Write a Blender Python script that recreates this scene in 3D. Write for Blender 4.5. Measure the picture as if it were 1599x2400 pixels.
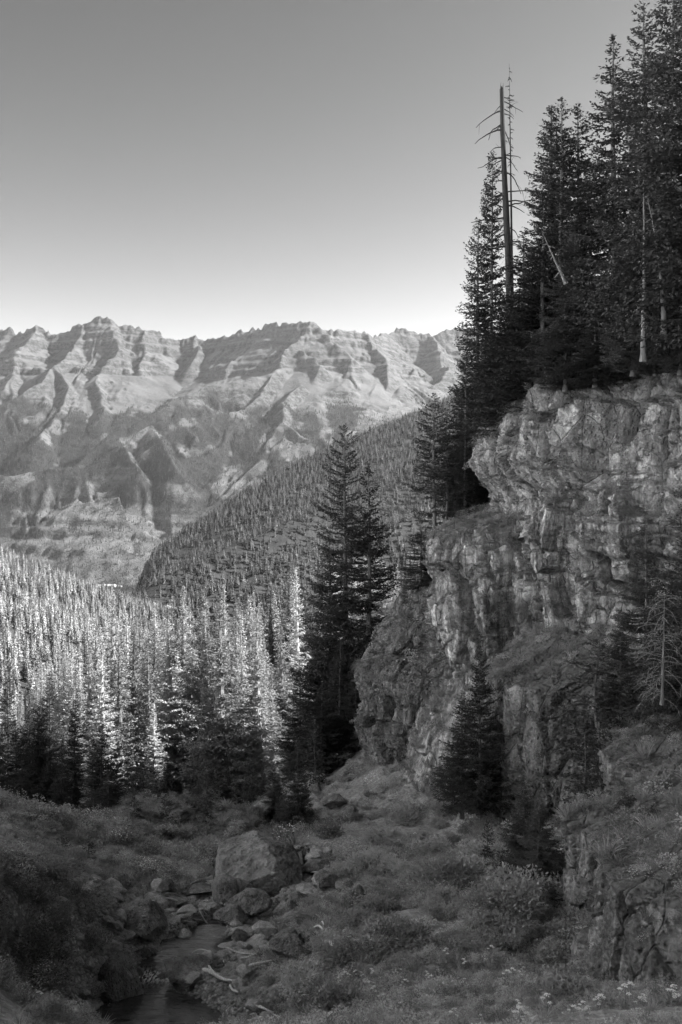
import bpy, math, random
import numpy as np
from math import radians, sin, cos, pi

for o in list(bpy.data.objects):
    bpy.data.objects.remove(o, do_unlink=True)
scene = bpy.context.scene
COL = scene.collection

# ------------------------------------------------------------------ camera, sky, sun, exposure
F = 35 / 36 * 1024            # focal length in pixels of a 682 x 1024 frame
cam = bpy.data.cameras.new('camera')
cam.sensor_fit = 'VERTICAL'; cam.sensor_height = 36; cam.lens = 35
cam.clip_start = 0.5; cam.clip_end = 60000
camo = bpy.data.objects.new('camera', cam); COL.objects.link(camo)
camo.location = (0, 0, 0); camo.rotation_euler = (radians(90), 0, 0)
scene.camera = camo
scene.render.resolution_x = 682; scene.render.resolution_y = 1024

SUN_EL, SUN_AZ = 33, 80       # azimuth measured from +Y towards +X
w = bpy.data.worlds.new('World'); scene.world = w; w.use_nodes = True
nt = w.node_tree; bg = nt.nodes['Background']
sky = nt.nodes.new('ShaderNodeTexSky'); sky.sky_type = 'NISHITA'; sky.sun_disc = False
sky.sun_elevation = radians(SUN_EL); sky.sun_rotation = radians(SUN_AZ)
sky.altitude = 2900; sky.air_density = 1.0; sky.dust_density = 1.8; sky.ozone_density = 1.5
sep = nt.nodes.new('ShaderNodeSeparateColor')          # a red filter, as in black and white film work
mth = nt.nodes.new('ShaderNodeMath'); mth.operation = 'POWER'; mth.inputs[1].default_value = 2.1
nt.links.new(sky.outputs[0], sep.inputs[0]); nt.links.new(sep.outputs[0], mth.inputs[0])
nt.links.new(mth.outputs[0], bg.inputs[0]); bg.inputs[1].default_value = 0.055

sl = bpy.data.lights.new('sun', 'SUN'); sl.energy = 5.0; sl.angle = radians(0.5); sl.color = (1, 1, 1)
so = bpy.data.objects.new('sun', sl); COL.objects.link(so)
so.rotation_euler = (radians(90 - SUN_EL), 0, radians(180 - SUN_AZ)); so.location = (60, 10, 60)
vs = scene.view_settings
vs.view_transform = 'Standard'; vs.look = 'None'; vs.gamma = 1; vs.exposure = 1.95; vs.use_curve_mapping = False
scene.cycles.volume_bounces = 0
scene.cycles.max_bounces = 5
scene.cycles.diffuse_bounces = 3
scene.cycles.transparent_max_bounces = 4

# ------------------------------------------------------------------ helpers
def px(u, v, Y):
    """a spot of the place seen at frame position (u, v), Y metres away"""
    return np.array([(u - 341) / F * Y, Y, (512 - v) / F * Y])

def hsh(i, j, k, seed):
    h = (i.astype(np.int64) * 374761393 + j.astype(np.int64) * 668265263 + k.astype(np.int64) * 2147483647 + seed * 1274126177) & 0xffffffff
    h = ((h ^ (h >> 13)) * 1274126177) & 0xffffffff
    h = ((h ^ (h >> 16)) * 2246822519) & 0xffffffff
    return ((h ^ (h >> 15)) & 0xffffff) / float(0xffffff)

def vn(x, y, z=0.0, seed=0):
    x, y, z = np.broadcast_arrays(np.asarray(x, float), y, z)
    xi, yi, zi = np.floor(x), np.floor(y), np.floor(z)
    fx, fy, fz = x - xi, y - yi, z - zi
    fx = fx * fx * (3 - 2 * fx); fy = fy * fy * (3 - 2 * fy); fz = fz * fz * (3 - 2 * fz)
    xi = xi.astype(np.int64); yi = yi.astype(np.int64); zi = zi.astype(np.int64)
    r = 0
    for a in (0, 1):
        wa = fx if a else 1 - fx
        for b in (0, 1):
            wb = fy if b else 1 - fy
            for c in (0, 1):
                r = r + wa * wb * (fz if c else 1 - fz) * hsh(xi + a, yi + b, zi + c, seed)
    return r * 2 - 1

def fbm(x, y, z=0.0, seed=0, o=4, g=0.5):
    r = 0; a = 1; t = 0
    for k in range(o):
        r = r + a * vn(x * 2 ** k + 7.3 * k, y * 2 ** k - 3.1 * k, np.asarray(z) * 2 ** k + 1.7 * k, seed + k); t += a; a *= g
    return r / t

def ridged(x, y, z=0.0, seed=0, o=4, g=0.5):
    r = 0; a = 1; t = 0
    for k in range(o):
        r = r + a * (1 - 2 * abs(vn(x * 2 ** k + 5.3 * k, y * 2 ** k - 8.1 * k, np.asarray(z) * 2 ** k, seed + k))); t += a; a *= g
    return r / t

def worley(x, y, seed=0):
    """distance to nearest, to second, id value of nearest, offsets inside the cell"""
    xi = np.floor(x).astype(np.int64); yi = np.floor(y).astype(np.int64)
    d1 = np.full(x.shape, 9.); d2 = np.full(x.shape, 9.); idv = np.zeros(x.shape); ox = np.zeros(x.shape); oy = np.zeros(x.shape)
    z = np.zeros_like(xi)
    for a in (-1, 0, 1):
        for b in (-1, 0, 1):
            cx = xi + a + hsh(xi + a, yi + b, z, seed); cy = yi + b + hsh(xi + a, yi + b, z + 1, seed)
            d = np.hypot(x - cx, y - cy)
            n = d < d1
            d2 = np.where(n, d1, np.minimum(d2, d))
            idv = np.where(n, hsh(xi + a, yi + b, z + 2, seed), idv)
            ox = np.where(n, x - cx, ox); oy = np.where(n, y - cy, oy)
            d1 = np.where(n, d, d1)
    return d1, d2, idv, ox, oy

def sstep(a, b, x):
    t = np.clip((x - a) / (b - a), 0, 1)
    return t * t * (3 - 2 * t)

def mesh_np(name, V, Fc, mat, smooth=True, mats=None, midx=None, attrs=None):
    V = np.asarray(V, dtype=np.float32); Fc = np.asarray(Fc, dtype=np.int32)
    me = bpy.data.meshes.new(name); n = Fc.shape[1]
    me.vertices.add(len(V)); me.vertices.foreach_set('co', V.ravel())
    me.loops.add(Fc.size); me.loops.foreach_set('vertex_index', Fc.ravel())
    me.polygons.add(len(Fc)); me.polygons.foreach_set('loop_start', np.arange(0, Fc.size, n, dtype=np.int32))
    me.polygons.foreach_set('use_smooth', np.full(len(Fc), smooth))
    for m in (mats or [mat]): me.materials.append(m)
    if midx is not None: me.polygons.foreach_set('material_index', np.asarray(midx, dtype=np.int32))
    if attrs:
        for k, a in attrs.items():
            at = me.attributes.new(k, 'FLOAT', 'POINT'); at.data.foreach_set('value', np.asarray(a, dtype=np.float32))
    me.update(calc_edges=True); me.validate()
    return me

def grid_faces(nr, nc, close=False):
    i = np.arange(nr - 1)[:, None]; j = np.arange(nc if close else nc - 1)[None, :]
    a = i * nc + j; b = i * nc + (j + 1) % nc
    return np.stack([a, b, b + nc, a + nc], -1).reshape(-1, 4)

def tag(o, label=None, cat=None, group=None, kind=None):
    if label: o['label'] = label
    if cat: o['category'] = cat
    if group: o['group'] = group
    if kind: o['kind'] = kind
    return o

def obj(name, me, parent=None, loc=None):
    o = bpy.data.objects.new(name, me); COL.objects.link(o)
    if parent: o.parent = parent
    if loc is not None: o.location = loc
    return o

def empty(name, loc, label, cat, group=None, rz=0, sc=1, tilt=(0, 0)):
    o = bpy.data.objects.new(name, None); COL.objects.link(o); o.location = loc
    o.rotation_euler = (tilt[0], tilt[1], rz); o.scale = (sc, sc, sc) if not hasattr(sc, '__len__') else sc
    o.empty_display_size = .2
    return tag(o, label, cat, group)

def structure(name, me):
    o = obj(name, me); o['kind'] = 'structure'; return o

# ------------------------------------------------------------------ materials
class M:
    def __init__(s, name):
        s.m = bpy.data.materials.new(name); s.m.use_nodes = True
        s.nt = s.m.node_tree; s.b = s.nt.nodes['Principled BSDF']; s.out = s.nt.nodes['Material Output']
        s.b.inputs['Specular IOR Level'].default_value = 0.25
        s.tc = s.nt.nodes.new('ShaderNodeTexCoord')
    def n(s, t, **k):
        x = s.nt.nodes.new(t)
        for a, v in k.items(): setattr(x, a, v)
        return x
    def l(s, a, b): s.nt.links.new(a, b)
    def mp(s, scale=(1, 1, 1), src='Object'):
        x = s.n('ShaderNodeMapping'); x.inputs['Scale'].default_value = scale; s.l(s.tc.outputs[src], x.inputs[0]); return x.outputs[0]
    def noise(s, sc, det=4, vec=None, ro=.55, dist=0.):
        x = s.n('ShaderNodeTexNoise'); x.inputs['Scale'].default_value = sc; x.inputs['Detail'].default_value = det
        x.inputs['Roughness'].default_value = ro; x.inputs['Distortion'].default_value = dist
        s.l(vec or s.tc.outputs['Object'], x.inputs['Vector']); return x.outputs[0]
    def vor(s, sc, vec=None, feat='F1', out=0):
        x = s.n('ShaderNodeTexVoronoi', feature=feat); x.inputs['Scale'].default_value = sc
        s.l(vec or s.tc.outputs['Object'], x.inputs['Vector']); return x.outputs[out]
    def rng(s, x, a, b, c, d):
        r = s.n('ShaderNodeMapRange'); s.l(x, r.inputs[0])
        for i, v in enumerate((a, b, c, d)): r.inputs[1 + i].default_value = v
        return r.outputs[0]
    def math(s, op, a, b=None):
        x = s.n('ShaderNodeMath', operation=op)
        for i, v in enumerate((a, b)):
            if v is None: continue
            if isinstance(v, (int, float)): x.inputs[i].default_value = v
            else: s.l(v, x.inputs[i])
        return x.outputs[0]
    def mix(s, f, a, b):
        x = s.n('ShaderNodeMix', data_type='FLOAT')
        for i, v in ((0, f), (2, a), (3, b)):
            if isinstance(v, (int, float)): x.inputs[i].default_value = v
            else: s.l(v, x.inputs[i])
        return x.outputs[0]
    def attr(s, name):
        x = s.n('ShaderNodeAttribute', attribute_name=name); return x.outputs['Fac']
    def rand(s): return s.n('ShaderNodeObjectInfo').outputs['Random']
    def nz(s):
        g = s.n('ShaderNodeNewGeometry'); x = s.n('ShaderNodeSeparateXYZ'); s.l(g.outputs['Normal'], x.inputs[0]); return x.outputs[2]
    def col(s, v): s.l(v, s.b.inputs['Base Color'])
    def bump(s, h, st, dist=.05):
        x = s.n('ShaderNodeBump'); x.inputs['Strength'].default_value = st; x.inputs['Distance'].default_value = dist
        s.l(h, x.inputs['Height']); s.l(x.outputs[0], s.b.inputs['Normal'])
    def rough(s, v): s.b.inputs['Roughness'].default_value = v

def foliage(name, lo, hi, transl=.3):
    m = M(name); m.rough(.75)
    c = m.math('ADD', m.rng(m.rand(), 0, 1, lo, hi), m.rng(m.noise(.9, 2), .3, .7, -lo * .35, lo * .35))
    m.col(c)
    t = m.n('ShaderNodeBsdfTranslucent'); m.l(c, t.inputs[0])
    x = m.n('ShaderNodeMixShader'); x.inputs[0].default_value = transl
    m.l(m.b.outputs[0], x.inputs[1]); m.l(t.outputs[0], x.inputs[2]); m.l(x.outputs[0], m.out.inputs[0])
    return m.m

MAT = {}
MAT['needles'] = foliage('conifer_needles', .03, .07, .2)
MAT['needles_pale'] = foliage('valley_conifer_needles', .08, .46, .25)  # lighter copy of the needles: sunlight and dark gaps put in the tone
MAT['needles_far'] = foliage('distant_conifer_needles', .03, .22, .2)
MAT['needles_distant'] = foliage('faraway_conifer_needles', .018, .07, .1)
MAT['needles_left'] = foliage('hillside_conifer_needles', .15, .45, .2)  # lighter needles for the sunny slope, its sunlight put in the colour
MAT['leaves'] = foliage('undergrowth_leaves', .13, .38, .3)
MAT['shrub'] = foliage('shrub_leaves', .16, .36, .35)
MAT['grass'] = foliage('grass_blades', .13, .32, .3)

m = M('bark'); m.rough(.9)
v = m.noise(3, 5, m.mp((6, 6, 1))); m.col(m.rng(v, .3, .7, .05, .16)); m.bump(v, .6, .05); MAT['bark'] = m.m
m = M('bleached_wood'); m.rough(.8)
v = m.noise(4, 5, m.mp((8, 8, .8))); m.col(m.rng(v, .3, .7, .22, .5)); m.bump(v, .6, .03); MAT['dead'] = m.m
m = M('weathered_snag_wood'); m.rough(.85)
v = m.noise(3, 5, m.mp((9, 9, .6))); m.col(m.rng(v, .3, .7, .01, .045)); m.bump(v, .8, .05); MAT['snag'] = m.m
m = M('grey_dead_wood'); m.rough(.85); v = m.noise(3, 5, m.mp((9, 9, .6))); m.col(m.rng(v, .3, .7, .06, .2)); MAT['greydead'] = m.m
m = M('petals'); m.rough(.7); m.b.inputs['Base Color'].default_value = (.55, .55, .55, 1); MAT['petal'] = m.m
m = M('stem'); m.rough(.7); m.b.inputs['Base Color'].default_value = (.12, .12, .12, 1); MAT['stem'] = m.m

def rock_mat(name, lo, hi, pebble=0., streak=0., scale=1., strata=0., soil=True, contrast=1.):
    m = M(name); m.rough(.9)
    n1 = m.noise(.35 * scale, 6, ro=.65); n2 = m.noise(2.0 * scale, 9, ro=.72, dist=.6); n3 = m.noise(11 * scale, 5, ro=.75)
    c = m.rng(m.math('ADD', m.math('ADD', m.math('MULTIPLY', n1, .35), m.math('MULTIPLY', n2, .4)), m.math('MULTIPLY', n3, .25)), .42, .60, lo, hi)
    cc = m.n('ShaderNodeSeparateColor'); m.l(m.vor(.95 * scale, m.mp((1, 1, .42)), out=1), cc.inputs[0])
    c2 = m.n('ShaderNodeSeparateColor'); m.l(m.vor(2.6 * scale, m.mp((1, 1, .6)), out=1), c2.inputs[0])
    if soil: c = m.math('MULTIPLY', c, m.math('MULTIPLY', m.rng(cc.outputs[0], 0, 1, .62, 1.35), m.rng(c2.outputs[1], 0, 1, .78, 1.2)))
    cr = m.vor(.95 * scale, m.mp((1, 1, .42)), 'DISTANCE_TO_EDGE')
    crk = m.rng(cr, .0, .03, .0, 1.)
    h = m.math('ADD', m.math('MULTIPLY', n2, 1.4), m.math('MULTIPLY', n3, .7))
    h = m.math('ADD', h, m.math('MULTIPLY', crk, .9 if soil else .1))
    if streak:
        s_ = m.noise(1., 6, m.mp((2.2, 2.2, .13)), .7)
        c = m.math('MULTIPLY', c, m.rng(s_, .4, .62, 1 - streak, 1 + streak * 1.2))
    if pebble:
        pc = m.vor(5 * scale, out=1); sp = m.n('ShaderNodeSeparateColor'); m.l(pc, sp.inputs[0])
        pd = m.vor(5 * scale)
        k = m.math('MULTIPLY', m.rng(sp.outputs[0], .62, .9, 0, pebble), m.rng(pd, .42, .25, 0, 1))
        k = m.math('MULTIPLY', k, m.attr('pebble'))
        dk = m.math('MULTIPLY', m.rng(sp.outputs[1], .75, .9, 0, .12), m.rng(pd, .42, .25, 0, 1))
        c = m.math('SUBTRACT', m.math('ADD', c, k), m.math('MULTIPLY', dk, m.attr('pebble'))); h = m.math('ADD', h, m.math('MULTIPLY', m.rng(pd, .45, .1, 0, 1), .8))
    if strata:
        wv = m.noise(1., 3, m.mp((.15, .15, 5)), .6)
        c = m.math('MULTIPLY', c, m.rng(wv, .35, .65, 1 - strata, 1 + strata)); h = m.math('ADD', h, m.math('MULTIPLY', wv, 1.5))
    if soil:                     # dust, moss and earth lie on what faces up
        f = m.math('MULTIPLY', m.rng(m.nz(), .3, .65, 0, 1), m.rng(m.noise(1.5, 4), .35, .5, .4, 1))
        c = m.mix(f, c, m.rng(m.noise(6, 4), .3, .7, .07, .17))
    c = m.math('MAXIMUM', c, .03)
    m.col(c); m.bump(h, 1., .16 / scale)
    return m.m
MAT['congl'] = rock_mat('conglomerate_rock', .16, .46, pebble=.40, streak=.25)
MAT['rockl'] = rock_mat('jointed_rock', .09, .46, streak=.5)
MAT['rockd'] = rock_mat('crumbly_dark_rock', .07, .30, pebble=.12, streak=.3)
MAT['strata'] = rock_mat('bedded_rock', .12, .32, strata=.35)
MAT['boulder'] = rock_mat('boulder_rock', .08, .28, scale=1.6, soil=False, streak=.15, pebble=.1)
MAT['stone'] = rock_mat('river_stone', .16, .45, scale=4., soil=False)

m = M('ground_soil'); m.rough(.95)
n1 = m.noise(.5, 5); n2 = m.noise(6, 5, ro=.7)
g = m.mix(m.rng(n1, .42, .58, 0, 1), m.rng(n2, .3, .7, .08, .25), m.rng(n2, .3, .7, .1, .32))
g = m.mix(m.attr('gravel'), g, m.rng(m.vor(9, out=0), .1, .6, .34, .1))
m.col(g); m.bump(m.math('ADD', n2, m.vor(5)), .8, .12); MAT['ground'] = m.m

m = M('fill_slope_pale'); m.rough(.95); m.col(m.rng(m.noise(.8, 6, ro=.7), .35, .65, .45, .65)); MAT['scree'] = m.m  # pale tone of the added left hillside that throws fill light
m = M('stream_water'); m.rough(.12); m.b.inputs['IOR'].default_value = 1.33; m.b.inputs['Specular IOR Level'].default_value = .5
wn = m.noise(1.6, 4, m.mp((1, 2.2, 1)), .6)
foam = m.math('MULTIPLY', m.attr('foam'), m.rng(m.noise(7, 6, m.mp((2.2, .6, 1)), .75), .46, .6, 0, 1))
m.col(m.mix(foam, m.rng(m.noise(1.2, 3), .3, .7, .02, .06), .8)); m.l(m.rng(foam, 0, 1, .12, .7), m.b.inputs['Roughness'])
m.bump(wn, .5, .12); MAT['water'] = m.m

# ------------------------------------------------------------------ surfaces through scattered heights
def tps(pts):
    P = np.array(pts, float); n = len(P)
    def U(r): return np.where(r > 1e-9, r * r * np.log(r + 1e-12), 0)
    D = np.hypot(P[:, None, 0] - P[None, :, 0], P[:, None, 1] - P[None, :, 1])
    A = np.zeros((n + 3, n + 3)); A[:n, :n] = U(D) + np.eye(n) * 3.0
    A[:n, n] = A[n, :n] = 1; A[:n, n + 1] = A[n + 1, :n] = P[:, 0]; A[:n, n + 2] = A[n + 2, :n] = P[:, 1]
    wv = np.linalg.solve(A, np.r_[P[:, 2], 0, 0, 0])
    def f(x, y):
        x = np.asarray(x, float); y = np.asarray(y, float); r = wv[n] + wv[n + 1] * x + wv[n + 2] * y
        for i in range(n): r = r + wv[i] * U(np.hypot(x - P[i, 0], y - P[i, 1]))
        return r
    return f

near_px = [  # u, v, distance
 (150,1012,26.5),(165,975,28.5),(190,945,31),(215,920,34),(262,902,38),(292,872,43),(180,890,38),(170,862,45),(150,840,50),(215,868,45),
 (105,1010,25.2),(60,1024,18),(0,1024,14),(0,960,18),(60,950,24),(108,930,29),(0,900,23),(60,890,29),(122,890,36),(0,850,29),(50,853,33),(95,868,39),(0,830,34),
 (-120,900,20),(-120,1024,12),(-120,820,32),(-100,1100,8),
 (20,800,92),(0,762,100),(60,825,80),(-80,740,95),(100,832,70),(-120,700,110),
 (245,1024,23),(300,1000,22.5),(262,955,28.5),(330,945,27),(330,900,35),(345,868,43),(360,838,51),(300,838,54),(400,1024,16),(500,1024,13),(600,1024,11),(720,1024,9.5),
 (420,950,25),(405,880,37),(455,862,42),(480,950,24),(510,890,34),(560,980,18),(540,910,30),
 (330,765,76),(285,790,80),(240,812,78),(200,818,76),(150,820,76),(400,790,60),(380,770,66),(440,800,56),(470,830,50),(530,850,43),(560,850,40),
 (250,795,110),(170,800,110),(90,800,112),(20,790,118),(-60,740,125),(300,762,110),(350,735,110),(400,715,105),
 (250,725,170),(150,730,170),(60,745,170),(-40,720,170),(330,690,170),(400,660,160),(300,700,215),(200,712,215),(100,725,215),(0,735,215),
 (440,640,130),(480,620,180),(420,640,215)]
ctrl = [tuple(px(*p)) for p in near_px]
ctrl += [(14, 30, -8), (16, 20, -6), (16, 45, -10), (14, 60, -8), (22, 80, -2), (30, 20, -2), (30, 45, -2), (30, 100, -5), (30, 150, -10), (-30, 20, -2), (-38, 60, -8), (-45, 100, -16), (-60, 160, -30),
         (-3, 3, -6), (10, 0, -5), (-12, 3, -4)]
ctrl += [tuple(px(*p)) for p in ((600,978,25),(650,995,23),(558,962,27),(690,1005,22),(620,1010,19),(700,1020,19),(566,935,31),(540,925,33),(555,890,37))]
near_h0 = tps(ctrl)
stream = [px(*p) for p in ((140,1060,23.5),(150,1012,26.5),(148,985,28.2),(165,962,29.5),(200,945,31.5),(212,926,33.5),(238,914,36),(262,902,38.3),(284,882,41),(298,868,44),(305,858,47))]
SW = [1.9, 1.6, .7, .7, .95, .5, .4, .5, .5, .4, .3]
def seg_dist(x, y, line):
    best = np.full(np.shape(x), 1e9); bt = np.zeros(np.shape(x)); bz = np.zeros(np.shape(x)); acc = 0
    for i in range(len(line) - 1):
        a, b = line[i], line[i + 1]; dx, dy = b[0] - a[0], b[1] - a[1]; L = math.hypot(dx, dy)
        t = np.clip(((x - a[0]) * dx + (y - a[1]) * dy) / (L * L), 0, 1)
        d = np.hypot(x - a[0] - t * dx, y - a[1] - t * dy); n = d < best
        best = np.where(n, d, best); bt = np.where(n, i + t, bt); bz = np.where(n, a[2] + t * (b[2] - a[2]), bz)
    return best, bt, bz
WZ = [-13.2, -13.3, -13.38, -13.43, -13.62, -13.9, -14.5, -14.98, -15.22, -15.6, -16.2]
def near_h(x, y):
    z = near_h0(x, y)
    z = z + .5 * fbm(x / 5, y / 5, seed=3) * sstep(10, 30, y) + .22 * fbm(x / 1.3, y / 1.3, seed=5)
    z = z + sstep(60, 110, y) * 1.2 * fbm(x / 12, y / 12, seed=9)
    d, t, _ = seg_dist(x, y, stream)
    wz = np.interp(t, range(len(WZ)), WZ); hw = np.interp(t, range(len(SW)), SW) * (1 + .25 * vn(x / .9, y / .9, seed=77))
    bed = wz - .35 + .75 * sstep(hw * .7, hw * 1.6, d)
    k = sstep(hw * 3.2, hw * 1.1, d)
    return z * (1 - k) + bed * k

def build_near():
    # rows get coarser with distance
    ys = [4.]
    while ys[-1] < 430: ys.append(ys[-1] + max(.11, ys[-1] * .0048))
    ys = np.array(ys); cs = np.linspace(-1, 1, 460)
    Y = np.repeat(ys[:, None], len(cs), 1); X = cs[None, :] * (18 + Y * .52)
    Z = near_h(X, Y)
    Z = Z - sstep(225, 420, Y) * 170 - sstep(-.30, -.75, X / (Y + 30)) * 0
    dd, t, _ = seg_dist(X, Y, stream)
    gr = sstep(6.0, 2.2, dd + 1.2 * fbm(X, Y, seed=21)) * sstep(56, 48, Y)
    me = mesh_np('ground', np.stack([X, Y, Z], -1).reshape(-1, 3), grid_faces(*X.shape), MAT['ground'], attrs={'gravel': gr.ravel()})
    structure('ground', me)
build_near()

def build_water():
    L = []; n = 160
    T = np.linspace(0, len(stream) - 1, n)
    cx = np.interp(T, range(len(stream)), [p[0] for p in stream]); cy = np.interp(T, range(len(stream)), [p[1] for p in stream])
    for _ in range(3):
        cx[1:-1] = (cx[:-2] + cx[1:-1] * 2 + cx[2:]) / 4; cy[1:-1] = (cy[:-2] + cy[1:-1] * 2 + cy[2:]) / 4
    wz = np.interp(T, range(len(WZ)), WZ); hw = np.interp(T, range(len(SW)), SW) * 2.0
    tx = np.gradient(cx); ty = np.gradient(cy); ln = np.hypot(tx, ty); tx /= ln; ty /= ln
    k = np.linspace(-1, 1, 25)
    X = cx[:, None] + ty[:, None] * k * hw[:, None]; Y = cy[:, None] - tx[:, None] * k * hw[:, None]
    foam = np.exp(-((T - 2.4) / .3) ** 2) + .9 * np.exp(-((T - 8.3) / .3) ** 2) + .3 * np.exp(-((T - 6) / .3) ** 2)
    Z = wz[:, None] + .03 * fbm(X * 1.5, Y * 1.5, seed=8) + foam[:, None] * .05 * fbm(X * 2, Y * 2, seed=4)
    me = mesh_np('stream', np.stack([X, Y, Z], -1).reshape(-1, 3), grid_faces(*X.shape), MAT['water'], attrs={'foam': np.repeat(foam[:, None], 25, 1).ravel() * (1 - abs(np.tile(k, (n, 1))) ** 2).ravel()})
    structure('stream', me)
build_water()

# ------------------------------------------------------------------ cliffs
def smooth_plan(pts, ds):
    P = np.array(pts, float); out = []
    E = np.vstack([2 * P[0] - P[1], P, 2 * P[-1] - P[-2]])
    for i in range(1, len(E) - 2):
        for t in np.linspace(0, 1, 40, endpoint=False):
            a, b, c, d = E[i - 1], E[i], E[i + 1], E[i + 2]
            out.append(.5 * (2 * b + (c - a) * t + (2 * a - 5 * b + 4 * c - d) * t * t + (3 * b - a - 3 * c + d) * t ** 3))
    out.append(P[-1]); out = np.array(out)
    L = np.r_[0, np.cumsum(np.hypot(*np.diff(out, axis=0).T))]
    s = np.arange(0, L[-1], ds)
    return s, np.interp(s, L, out[:, 0]), np.interp(s, L, out[:, 1])

CAPS = {}
def wall(name, plan, zb, zt, off, mat, ds=.09, dz=.09, cap=12, rise=None, inward=(.85, .5), pebble=None, capn=None):
    """a solid rock mass: face built along a plan line, then its top running back into the hill"""
    s, x, y = smooth_plan(plan, ds)
    tx, ty = np.gradient(x), np.gradient(y)
    for _ in range(12):
        tx[1:-1] = (tx[:-2] + tx[1:-1] + tx[2:]) / 3; ty[1:-1] = (ty[:-2] + ty[1:-1] + ty[2:]) / 3
    ln = np.hypot(tx, ty); nx, ny = ty / ln, -tx / ln
    ZB = np.array([zb(a, b) if callable(zb) else zb for a, b in zip(x, y)]); ZT = np.array([zt(a, b) if callable(zt) else zt for a, b in zip(x, y)])
    nr = int((ZT - ZB).max() / dz); q = np.linspace(0, 1, nr)[:, None]
    Z = ZB + (ZT - ZB) * q
    S = np.repeat(s[None], nr, 0); Xb = np.repeat(x[None], nr, 0); Yb = np.repeat(y[None], nr, 0)
    U = Xb / Yb * F + 341; V = 512 - Z / Yb * F
    hj = np.mod(Z * .62 + .35 * vn(S / 4, Z / 3, seed=92), 1)
    O = off(dict(s=S, z=Z, x=Xb, y=Yb, u=U, v=V, q=np.repeat(q, len(s), 1)))
    O = O - .30 * np.exp(-((hj - .5) / .05) ** 2) * sstep(-.2, .3, vn(S / 3, Z / 2, seed=90)) + .05 * fbm(S / .5, Z / .5, seed=89, o=3)
    X = Xb + nx * O; Y = Yb + ny * O
    jz = .10 * vn(S / .6, Z / .6, seed=91)
    Z2 = Z + jz
    # rounded rim and top
    nc = capn or int(cap / (ds * 2.2)); tc = (np.arange(1, nc + 1) / nc) ** 1.3 * cap
    XC = X[-1][None] + inward[0] * tc[:, None]; YC = Y[-1][None] + inward[1] * tc[:, None]
    rz = rise(XC, YC, tc[:, None]) if rise else .25 * tc[:, None]
    ZC = Z2[-1][None] + rz + .35 * fbm(XC / 2.2, YC / 2.2, seed=31) * np.clip(tc[:, None], 0, 1) + .12 * fbm(XC / .5, YC / .5, seed=32)
    X = np.vstack([X, XC]); Y = np.vstack([Y, YC]); Z2 = np.vstack([Z2, ZC])
    pb = pebble(U, V) if pebble else np.ones_like(U)
    pb = np.vstack([pb, np.zeros_like(XC)])
    me = mesh_np(name, np.stack([X, Y, Z2], -1).reshape(-1, 3), grid_faces(*X.shape)[:, ::-1], mat, attrs={'pebble': pb.ravel()})
    o = structure(name, me)
    CAPS.setdefault(name, []).append((X, Y, Z2, nr))
    return o

def blocks(s, z, su, sz, amp, seed, skew=.0, crack=.25):
    """jointed rock: stepped, tilted blocks parted by cracks"""
    wx = s / su + .35 * fbm(s / su, z / sz, seed=seed + 5, o=2) + skew * z / sz; wy = z / sz + .3 * fbm(s / su, z / sz, seed=seed + 6, o=2)
    d1, d2, idv, ox, oy = worley(wx, wy, seed)
    idb = np.mod(idv * 7.31, 1)
    f = (idv - .5) * amp + (idb - .5) * ox * amp * 1.4 + (np.mod(idv * 3.77, 1) - .35) * oy * amp * .9
    return f - 2.6 * crack * sstep(.09, .0, d2 - d1)

def line_groove(u, v, pts, width, depth):
    best = np.full(u.shape, 1e9)
    for (a, b), (c, d) in zip(pts[:-1], pts[1:]):
        dx, dy = c - a, d - b; t = np.clip(((u - a) * dx + (v - b) * dy) / (dx * dx + dy * dy), 0, 1)
        best = np.minimum(best, np.hypot(u - a - t * dx, v - b - t * dy))
    return -depth * sstep(width, width * .45, best)

def off_upper(g):
    s, z, u, v = g['s'], g['z'], g['u'], g['v']
    o = .55 * fbm(s / 3.5, z / 5, seed=11, o=3) + .22 * ridged(s / 1.3, z / 2.6, seed=12, o=4)
    # profile: nose at z 2.9, undercut below 1.6, top rolls back
    prof = np.interp(z, [-1.5, -.4, .7, 1.3, 2.2, 3.0, 4.2, 5.5, 6.6, 7.5, 8.5], [-.3, -.7, -1.0, -.9, -.15, .3, -.05, -.35, -.8, -1.3, -2.2])
    left = sstep(620, 560, u)
    flat = np.interp(z, [-1.5, 0, 3, 6, 8.5], [.0, .1, .0, -.3, -.8])
    o = o + prof * left + flat * (1 - left)
    # buttress with its own bright edge, recess to its right
    o = o + 1.0 * sstep(534, 544, u) * sstep(600, 585, u) * sstep(510, 485, v) - .5 * sstep(596, 606, u) + .5 * sstep(606, 690, u)
    o = o + .5 * sstep(575, 566, u) * sstep(534, 544, u) * sstep(470, 430, v)
    o = o + line_groove(u, v, [(532, 400), (524, 428), (512, 458), (505, 480), (507, 515)], 5.5, 2.4)
    o = o + line_groove(u, v, [(570, 395), (566, 430)], 2.5, .4) + line_groove(u, v, [(590, 400), (583, 440), (596, 455)], 2, .4)
    o = o + line_groove(u, v, [(600, 452), (622, 438), (628, 428), (650, 420)], 1.6, .35) + line_groove(u, v, [(560, 375), (575, 395), (620, 402), (682, 392)], 3, .5)
    d1, d2, idv, _, _ = worley(s / .30, z / .26, 14)
    o = o + .11 * sstep(.45, .1, d1) * (idv > .35)
    d1, d2, idv, _, _ = worley(s / .9, z / .8, 15)
    o = o + .16 * sstep(.4, .15, d1) * (idv > .75) - .16 * sstep(.35, .15, d1) * (idv < .14)
    o = o + blocks(s, z, 2.7, 5.6, .75, 17, crack=.45) + blocks(s, z, 1.2, 1.8, .22, 18, crack=.08)
    return o - g['q'] ** 8 * .6
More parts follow.
